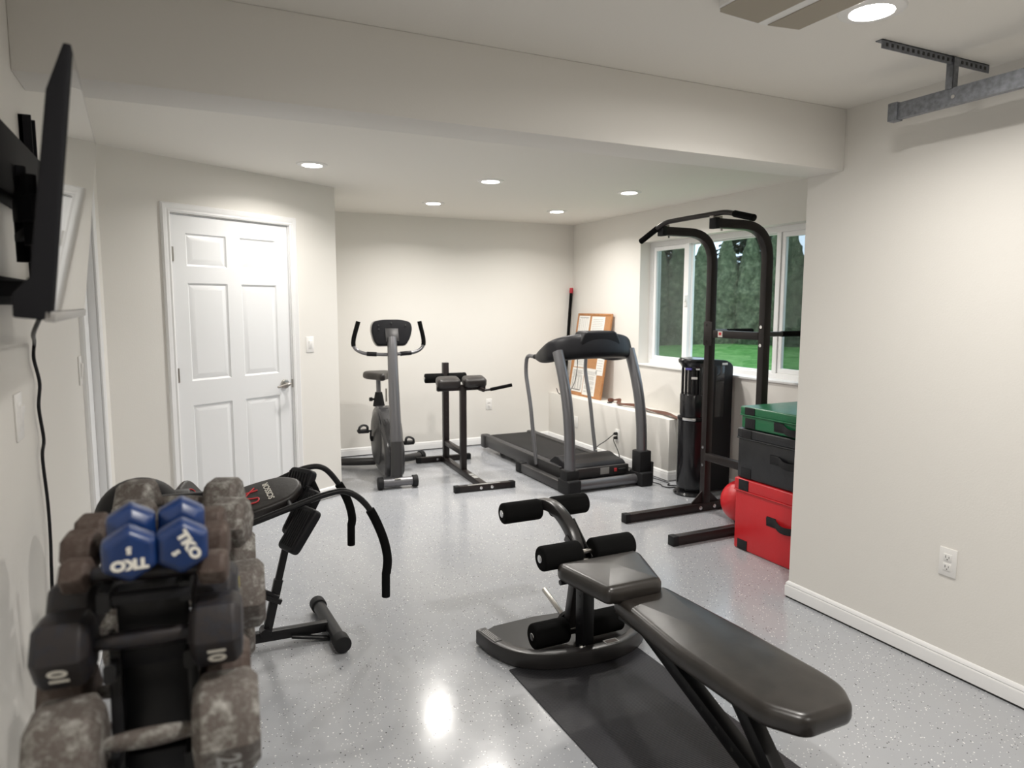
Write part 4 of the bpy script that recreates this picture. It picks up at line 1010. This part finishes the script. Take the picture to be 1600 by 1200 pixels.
g_ = plyo('plyo_box', 'thin green vinyl foam box on top of the stack', 3.10, 3.98, 2.56, 3.212, .760, .895, 'green', .052)
MB().sweep(smooth_path([(3.35, 2.92, .897), (3.38, 2.88, .915), (3.45, 2.82, .918), (3.50, 2.77, .898)]), rrect(.005, .04, .002)).build('top_strap', 'webbing', g_, world=True)
tag(MB().sphere((3.51, 3.597, .148), .148, 40).build('exercise_ball', 'red'), 'red ball on the floor behind the red foam box', 'ball')

# ------------------------------------------------------------------ bench with leg developer
x0 = 1.515
bn = thing('weight_bench', 'flat black vinyl weight bench with foam leg rollers in the foreground', 'weight bench', (x0, 1.9, 0))
S = smooth_path([(1.160, 2.735, .04), (1.180, 2.60, .04), (1.235, 2.485, .04), (1.34, 2.415, .04), (1.50, 2.380, .04), (1.66, 2.385, .04), (1.79, 2.445, .04), (1.865, 2.54, .04), (1.895, 2.65, .04)], 5)
f = MB(); f.sweep(S, rrect(.066, .05, .006), hint=(0, 0, 1)); bs = f.build('curved_base', 'base_grey', bn, world=True, angle=30)
f = MB(); pl = [(p.x, p.y, .014) for p in S] + [(1.80, 2.78, .014), (1.74, 2.815, .014), (1.48, 2.845, .014), (1.27, 2.835, .014), (1.20, 2.80, .014)]
f.prism(pl, (0, 0, .006)); f.build('foot_plate', 'black', bn, world=True)
# name plates on the base ends
f = MB(); d_ = (V((1.180, 2.60)) - V((1.160, 2.735))).normalized()
lp = frame(V((1.172, 2.655, .0738)), V((d_.x, d_.y, 0)), V((-d_.y, d_.x, 0)), V((0, 0, 1)))
f.lim(-.062, .062, -.019, .019, 0, .001, mtx=lp); o_ = f.build('warning_plate', 'grey_dark', bs, world=True)
f = MB()
for k in range(4): f.lim(-.055, .055 - .02 * (k % 2), -.015 + k * .0085, -.012 + k * .0085, .0008, .0014, mtx=lp)
f.build('small_print', 'grey_print', o_, world=True)
d_ = (V((1.895, 2.65)) - V((1.865, 2.54))).normalized()
lp = frame(V((1.883, 2.605, .0738)), V((-d_.x, -d_.y, 0)), V((d_.y, -d_.x, 0)), V((0, 0, 1)))
f = MB(); f.lim(-.055, .04, -.017, .017, 0, .001, mtx=lp); o_ = f.build('name_plate', 'slot', bs, world=True)
f = MB(); f.text('BODY-SOLID', .0175, lp @ Matrix.Translation(V((-.006, .003, .0012))), .0004, bold=.0004); f.lim(-.03, .03, -.012, -.009, .0008, .0014, mtx=lp); f.build('lettering', 'white_print', o_, world=True)
f = MB(); f.lim(x0 + .07, x0 + .135, 2.370, 2.405, .0732, .0745); o_ = f.build('serial_plate', 'grey_print', bs, world=True)
MB().lim(x0 + .075, x0 + .13, 2.375, 2.400, .0743, .0750).build('serial_field', 'iron_brown', o_, world=True)
f = MB(); f.beam((x0 - .002, 2.435, .04), (x0 - .002, 2.435, .425), .062, .055, hint=(0, 1, 0)); po = f.build('front_post', 'black', bn, world=True)
f = MB()
for z in (.16, .22, .28, .34): f.cyl((x0 - .031, 2.435, z), (x0 - .0285, 2.435, z), .006, n=12)
f.build('adjust_holes', 'slot', po, world=True)
f = MB(); f.cyl((x0 - .05, 2.40, .07), (x0 - .02, 2.40, .07), .005, n=8); f.cyl((x0 - .048, 2.40, .07), (x0 - .036, 2.40, .07), .011, n=6); f.build('bolt', 'chrome', po, world=True)
# leg developer arm
f = MB(); S = smooth_path([(x0, 2.49, .42), (x0, 2.515, .47), (x0, 2.57, .53), (x0, 2.65, .572), (x0, 2.74, .588), (x0, 2.83, .575)], 5)
f.sweep(S, rrect(.050, .052, .008), hint=(1, 0, 0)); la = f.build('upper_arm', 'base_grey', bn, world=True, angle=30)
f = MB(); f.beam((x0, 2.485, .43), (x0, 2.565, .06), .045, .05, hint=(0, 1, 0)); f.build('lower_arm', 'base_grey', bn, world=True)
f = MB(); f.lim(x0 + .027, x0 + .033, 2.44, 2.50, .40, .47); f.beam((x0 + .03, 2.60, .555), (x0 + .03, 2.44, .43), .006, .04, hint=(1, 0, 0)); f.beam((x0 - .03, 2.56, .50), (x0 - .03, 2.44, .43), .006, .035, hint=(1, 0, 0)); f.build('pivot_plate', 'grey_dark', la, world=True)
f = MB(); f.cyl((x0 - .05, 2.455, .425), (x0 + .06, 2.455, .425), .010, n=14); f.build('pivot_bolt', 'steel', la, world=True)
f = MB(); f.cyl((x0, 2.60, .105), (x0, 2.805, .165), .0125, n=16, bev=.002); pg = f.build('weight_peg', 'steel', bn, world=True)
MB().cyl((x0, 2.595, .103), (x0, 2.61, .107), .036, n=24).build('peg_collar', 'black', pg, world=True)
def rollers(y, z, xa, xb, r, gap):
    f = MB(); f.cyl((xa + .01, y, z), (xb - .01, y, z), .010, n=14); ax_ = f.build('roller_axle', 'steel', bn, world=True)
    for a, b, e in ((xa, x0 - gap, xa), (x0 + gap, xb, xb)):
        f = MB(); f.cyl((a, y, z), (b, y, z), r, n=34, bev=.012, seg=4); fo = f.build('foam_roller', 'foam', bn, world=True, angle=50)
        s = -1 if e == xa else 1
        f = MB(); f.cyl((e - s * .002, y, z), (e + s * .003, y, z), .017, n=18, bev=.002); f.build('end_cap', 'chrome', fo, world=True)
rollers(2.80, .562, 1.292, 1.735, .048, .030)
rollers(2.445, .468, 1.300, 1.748, .052, .030)
rollers(2.545, .085, 1.318, 1.765, .055, .030)
MB().cyl((1.33, 2.33, .405), (x0 + .12, 2.33, .405), .011, n=12).build('seat_pin', 'black', bn, world=True)
# seat
f = MB(); f.pad([(1.338, 2.372), (1.712, 2.372), (1.722, 2.33), (1.622, 2.052), (1.372, 2.052), (1.328, 2.33)], .408, .474, .028, dome=.008, cr=.03); f.build('seat_pad', 'vinyl', bn, world=True, angle=70)
MB().lim(1.42, 1.60, 2.08, 2.36, .398, .412).build('seat_board', 'black', bn, world=True)
MB().beam((x0, 2.43, .380), (x0, 2.08, .380), .036, .05).build('seat_rail', 'black', bn, world=True)
# back pad
f = MB(); f.pad([(1.430, 2.095), (1.445, 2.115), (1.665, 2.115), (1.680, 2.09), (1.700, 1.70), (1.705, 1.38), (1.695, 1.305), (1.635, 1.225), (1.455, 1.225), (1.392, 1.325), (1.388, 1.70)], .352, .418, .028, dome=.008, cr=.032); f.build('back_pad', 'vinyl', bn, world=True, angle=70)
MB().lim(1.44, 1.65, 1.32, 2.08, .338, .355).build('pad_board', 'black', bn, world=True)
for s in (0,):
    f = MB(); f.beam((x0 + .012, 2.10, .345), (x0 + .012, 1.27, .02), .052, .052, hint=(0, 0, 1)); sp = f.build('main_leg', 'black', bn, world=True)
    f = MB(); a, b = V((x0 - .0145, 2.06, .3295)), V((x0 - .0145, 1.27, .02))
    for k in range(11):
        q = a.lerp(b, k / 11 + .02); f.cyl(q, q + V((.002, 0, 0)), .007, n=12)
    f.build('adjust_holes', 'slot', sp, world=True)
    f = MB(); f.beam((x0 + .012, 1.59, .345), (x0 + .012, 1.28, .02), .05, .05, hint=(0, 1, 0)); f.build('rear_leg', 'black', bn, world=True)
MB().beam((1.30, 1.27, .035), (1.75, 1.27, .035), .05, .05).build('rear_foot', 'black', bn, world=True)
MB().beam((x0, 2.12, .37), (x0, 2.0, .37), .03, .06).build('hinge_block', 'black', bn, world=True)

tag(MB().lim(1.175, 1.77, .30, 2.475, 0.0, .006, bev=.002).build('exercise_mat', 'mat'), 'thin ribbed black rubber mat under the weight bench', 'mat')

# ------------------------------------------------------------------ corkboard, papers, bar, strap
bl, br = V((3.885, 6.69, ZK)), V((3.885, 6.02, ZK)); tl = V((4.018, 6.69, 1.42))
ex = (br - bl).normalized(); ez = (tl - bl).normalized(); ey = ez.cross(ex)
CBM = frame(bl, ex, ey, ez); CW, CH = (br - bl).length, (tl - bl).length
cb_ = thing('corkboard', 'wood-framed corkboard leaning on the ledge in the back corner', 'corkboard', (3.93, 6.35, ZK))
f = MB(); fw = .022; TH = .018
f.lim(0, fw, -.0, TH, 0, CH, mtx=CBM, bev=.003); f.lim(CW - fw, CW, 0, TH, 0, CH, mtx=CBM, bev=.003); f.lim(fw, CW - fw, 0, TH, 0, fw, mtx=CBM, bev=.003); f.lim(fw, CW - fw, 0, TH, CH - fw, CH, mtx=CBM, bev=.003)
f.build('frame', 'wood', cb_, world=True)
MB().lim(fw - .002, CW - fw + .002, .004, .014, fw - .002, CH - fw + .002, mtx=CBM).build('cork_panel', 'cork', cb_, world=True)
# which side faces the room?
side = -1 if ey.x > 0 else 1
fy = .0035 if side == -1 else .0145
PP = [('paper sheet with a dark-headed table, top left of the corkboard', .05, .38, .03, .345, 0),
      ('paper sheet with small text, top right of the corkboard', .44, .82, .035, .345, 1),
      ('small paper sheet at mid height on the left of the corkboard', .09, .40, .50, .655, 2),
      ('paper sheet with columns and a dark bar, bottom left of the corkboard', .07, .43, .665, .955, 3),
      ('densely printed paper sheet at the bottom middle of the corkboard', .445, .80, .655, .975, 4),
      ('paper sheet on the right edge of the corkboard behind the treadmill rail', .76, .96, .46, .72, 2)]
for lab, u0_, u1_, v0_, v1_, kind in PP:
    x0_, x1_ = u0_ * CW, u1_ * CW; z1_, z0_ = CH * (1 - v0_), CH * (1 - v1_)
    r = thing('paper_sheet', lab, 'paper', CBM @ V(((x0_ + x1_) / 2, fy, z0_)), group='papers on the corkboard')
    ya, yb = sorted((fy, fy + side * .0008)); yc_ = fy + side * .0010
    MB().lim(x0_, x1_, ya, yb, z0_, z1_, mtx=CBM).build('sheet', 'paper', r, world=True, flat=True)
    f = MB(); w_, h_ = x1_ - x0_, z1_ - z0_; y_a, y_b = sorted((yc_, yc_ + side * .0003))
    if kind == 0:
        f.lim(x0_ + .1 * w_, x1_ - .1 * w_, y_a, y_b, z1_ - .09 * h_, z1_ - .06 * h_, mtx=CBM)
        for k in range(4): f.lim(x0_ + (.3 + .17 * k) * w_, x0_ + (.315 + .17 * k) * w_, y_a, y_b, z0_ + .05 * h_, z1_ - .1 * h_, mtx=CBM)
        for k in range(12): f.lim(x0_ + .06 * w_, x0_ + .16 * w_, y_a, y_b, z0_ + (.05 + .07 * k) * h_, z0_ + (.075 + .07 * k) * h_, mtx=CBM)
    else:
        rows = {1: 12, 2: 7, 3: 16, 4: 22}[kind]
        for k in range(rows):
            zz = z1_ - (.12 + .80 * k / rows) * h_
            if kind == 4 and k % 5 == 4: continue
            if kind == 3 and k > 5:
                for c_ in range(4): f.lim(x0_ + (.08 + .23 * c_) * w_, x0_ + (.22 + .23 * c_) * w_, y_a, y_b, zz, zz + .004, mtx=CBM)
            else: f.lim(x0_ + .1 * w_, x1_ - (.1 + .1 * random.random()) * w_, y_a, y_b, zz, zz + .0035, mtx=CBM)
        if kind == 3: f.lim(x0_ + .1 * w_, x1_ - .15 * w_, y_a, y_b, z0_ + .07 * h_, z0_ + .105 * h_, mtx=CBM)
    f.build('print', 'grey_print' if kind != 3 else 'grey_dark', r, world=True, flat=True)

wb = thing('body_bar', 'long black weighted bar with a red cap standing in the back corner', 'body bar', (3.915, 6.80, ZK))
p0_, p1_ = V((3.915, 6.80, ZK + .004)), V((4.012, 6.835, 1.70)); d_ = (p1_ - p0_).normalized()
MB().cyl(p0_ + d_ * .03, p1_ - d_ * .05, .018, n=20).build('shaft', 'foam', wb, world=True)
MB().cyl(p1_ - d_ * .06, p1_, .021, n=20, bev=.004).build('end_cap', 'redcap', wb, world=True)
MB().cyl(p0_, p0_ + d_ * .05, .021, n=20, bev=.004).build('end_cap', 'redcap', wb, world=True)

# leather strap on the ledge
sb = thing('leather_strap', 'brown strap lying along the low window ledge', 'strap', (3.90, 5.3, ZK))
S = smooth_path([(3.93, 5.86, ZK + .022), (3.955, 5.78, ZK + .032), (3.90, 5.70, ZK + .020), (3.86, 5.62, ZK + .018), (3.90, 5.45, ZK + .024), (3.89, 5.28, ZK + .017), (3.86, 5.12, ZK + .022), (3.875, 4.98, ZK + .018), (3.85, 4.84, ZK + .020), (3.83, 4.75, ZK + .018), (3.80, 4.60, ZK + .012)], 6)
t = bmesh.new(); rows = []
for i, p in enumerate(S):
    a = .35 * math.sin(i * .33) + .25; wv = V((math.cos(a) * .026, 0, math.sin(a) * .016))
    rows.append((t.verts.new(p - wv), t.verts.new(p + wv), t.verts.new(p + wv + V((0, 0, .0035))), t.verts.new(p - wv + V((0, 0, .0035)))))
for P, Q in zip(rows, rows[1:]):
    for k in range(4): t.faces.new((P[k], P[(k + 1) % 4], Q[(k + 1) % 4], Q[k]))
t.faces.new(rows[0]); t.faces.new(rows[-1]); f = MB(); f._merge(t); f.build('strap', 'leather', sb, world=True)
f = MB(); f.box((3.925, 5.88, ZK + .020), (.05, .05, .035), rotz(.3), bev=.010); f.build('padded_end', 'leather', sb, world=True)
f = MB(); f.sweep([V((3.86 + .022 * math.cos(a * PI / 6), 5.80 + .022 * math.sin(a * PI / 6), ZK + .008)) for a in range(12)], circle(.004, 6), closed=True); f.build('buckle', 'slot', sb, world=True)

# ------------------------------------------------------------------ outdoors
GZ = .40
t = bmesh.new(); nx, ny_ = 50, 60; grid = []
for i in range(nx + 1):
    row = []
    for j in range(ny_ + 1):
        x = 4.45 + 40 * (i / nx) ** 1.6; y = -6 + 46 * j / ny_
        row.append(t.verts.new((x, y, GZ + .10 * noise.noise(V((x * .35, y * .35, 0))) + .25 * max(0, min(1, (x - 9) / 10)))))
    grid.append(row)
for i in range(nx):
    for j in range(ny_): t.faces.new((grid[i][j], grid[i + 1][j], grid[i + 1][j + 1], grid[i][j + 1]))
g_ = MB(); me = bpy.data.meshes.new('t'); t.to_mesh(me); t.free(); g_.bm.from_mesh(me); g_.build('lawn', 'grass')
tag(bpy.data.objects['lawn'], 'short green lawn outside the window', 'lawn', kind='structure')

def cone_tree(seed, h, r):
    t = bmesh.new(); n, m = 28, 40; rings = []
    for j in range(m):
        v = j / (m - 1); z = h * v
        prof = min(1, (1 - v) * 1.9) ** .85 * (0.85 + .15 * min(1, v * 6))
        ring = []
        for k in range(n):
            a = 2 * PI * k / n
            nn = noise.noise(V((math.cos(a) * 2.2, math.sin(a) * 2.2, z * 2.4 + seed * 9)))
            n2 = noise.noise(V((math.cos(a) * 7, math.sin(a) * 7, z * 9 + seed * 5)))
            rr = r * prof * (1 + .22 * nn + .22 * n2) + .015
            ring.append(t.verts.new((rr * math.cos(a), rr * math.sin(a), z + .06 * n2)))
        rings.append(ring)
    for P, Q in zip(rings, rings[1:]):
        for k in range(n): t.faces.new((P[k], P[(k + 1) % n], Q[(k + 1) % n], Q[k]))
    t.faces.new(rings[0][::-1]); t.faces.new(rings[-1])
    mb = MB(); mb._merge(t); return mb
protos = []
hs = V((9.2, 18.6, 0)); he = V((17.2, 8.6, 0)); NH = 23
for i in range(NH):
    f_ = (i + .5) / NH; p = hs.lerp(he, f_) + V((random.uniform(-.12, .12), random.uniform(-.12, .12), 0))
    if i < 3:
        o = cone_tree(i + 1, 2.9 + .12 * i, .43).build('arborvitae', 'hedge', angle=180); protos.append(o)
        tag(o, 'tall green conifer in the dense hedge beyond the lawn', 'hedge tree', 'hedge conifers beyond the lawn')
    else:
        o = protos[i % 3].copy(); COL.objects.link(o)
    o.location = (p.x, p.y, GZ - .02); o.rotation_euler = (0, 0, random.uniform(0, 6)); s = random.uniform(.9, 1.1); s *= (1.2 if i < 6 else 0.97)
    o.scale = (s, s, s * random.uniform(.95, 1.06))
def fir(seed, h):
    rnd = random.Random(seed); f = MB(); f.cyl((0, 0, 0), (0, 0, h), .16, .02, n=8); root_mb = f
    t = bmesh.new()
    for k in range(520):
        z = h * (.12 + .86 * rnd.random()); L = (1 - z / h) * h * .22 + .35; a = rnd.uniform(0, 2 * PI); L *= rnd.uniform(.5, 1.1)
        d = V((math.cos(a), math.sin(a), -.18)); sd = V((-math.sin(a), math.cos(a), 0)); b = V((0, 0, z))
        for q in range(7):
            c_ = b + d * L * (q + .5) / 7; wd_ = .34 * (1 - q / 8) * rnd.uniform(.6, 1.2)
            v1 = t.verts.new(c_ - d * .05); v2 = t.verts.new(c_ + sd * wd_ + d * .22 + V((0, 0, rnd.uniform(-.22, .02)))); v3 = t.verts.new(c_ + d * .24 + V((0, 0, -.05))); v4 = t.verts.new(c_ - sd * wd_ + d * .22 + V((0, 0, rnd.uniform(-.22, .02))))
            t.faces.new((v1, v2, v3)); t.faces.new((v1, v3, v4))
    me = bpy.data.meshes.new('t'); t.to_mesh(me); t.free(); g = MB(); g.bm.from_mesh(me); bpy.data.meshes.remove(me)
    return root_mb, g
fr = None
for i, (x, y, h, s) in enumerate([(22, 22.5, 9.5, 1), (20.5, 27, 9, 1.1), (26, 18, 10, 1.05), (29.5, 23.5, 10, 1), (16, 26, 8.5, 1), (29, 14, 10, 1.1)]):
    if fr is None:
        fr = thing('fir_tree', 'dark fir tree standing behind the hedge', 'tree', (x, y, GZ), group='dark firs behind the hedge')
        a_, b_ = fir(3, 9.5); a_.build('trunk', 'bark', fr); b_.build('foliage', 'fir', fr, flat=True); o = fr
    else:
        o = copy_tree(fr); o.location = (x, y, GZ); o.rotation_euler = (0, 0, i * 1.3); o.scale = (s, s, s * h / 9.5)

# world: pale overcast sky
wld = bpy.data.worlds.new('World'); SC.world = wld; wld.use_nodes = True
bg = wld.node_tree.nodes['Background']; bg.inputs['Color'].default_value = (0.62, 0.76, 0.92, 1); bg.inputs['Strength'].default_value = 2.7

# ------------------------------------------------------------------ camera
yaw, pit, rol, fpx = math.radians(25.6036), math.radians(6.3853), math.radians(0.1089), 1091.59
fw = V((math.sin(yaw) * math.cos(pit), math.cos(yaw) * math.cos(pit), -math.sin(pit)))
rt = V((math.cos(yaw), -math.sin(yaw), 0)); up = rt.cross(fw)
r2 = rt * math.cos(rol) + up * math.sin(rol); u2 = -rt * math.sin(rol) + up * math.cos(rol)
cd = bpy.data.cameras.new('camera'); cam = bpy.data.objects.new('camera', cd); COL.objects.link(cam)
cam.matrix_world = frame(V((0, 0, 1.5)), r2, u2, -fw)
cd.sensor_width = 36; cd.lens = fpx / 1600 * 36; cd.clip_start = .02; cd.clip_end = 300
cd.dof.use_dof = True; cd.dof.focus_distance = 3.4; cd.dof.aperture_fstop = 3.2
SC.camera = cam
SC.view_settings.view_transform = 'Standard'; SC.view_settings.look = 'None'
SC.view_settings.exposure = -0.13; SC.view_settings.gamma = 1.0; SC.view_settings.use_curve_mapping = False
try:
    SC.cycles.use_denoising = True; SC.cycles.max_bounces = 10; SC.cycles.diffuse_bounces = 6; SC.cycles.transparent_max_bounces = 12
    SC.cycles.sample_clamp_indirect = 6
except Exception: pass
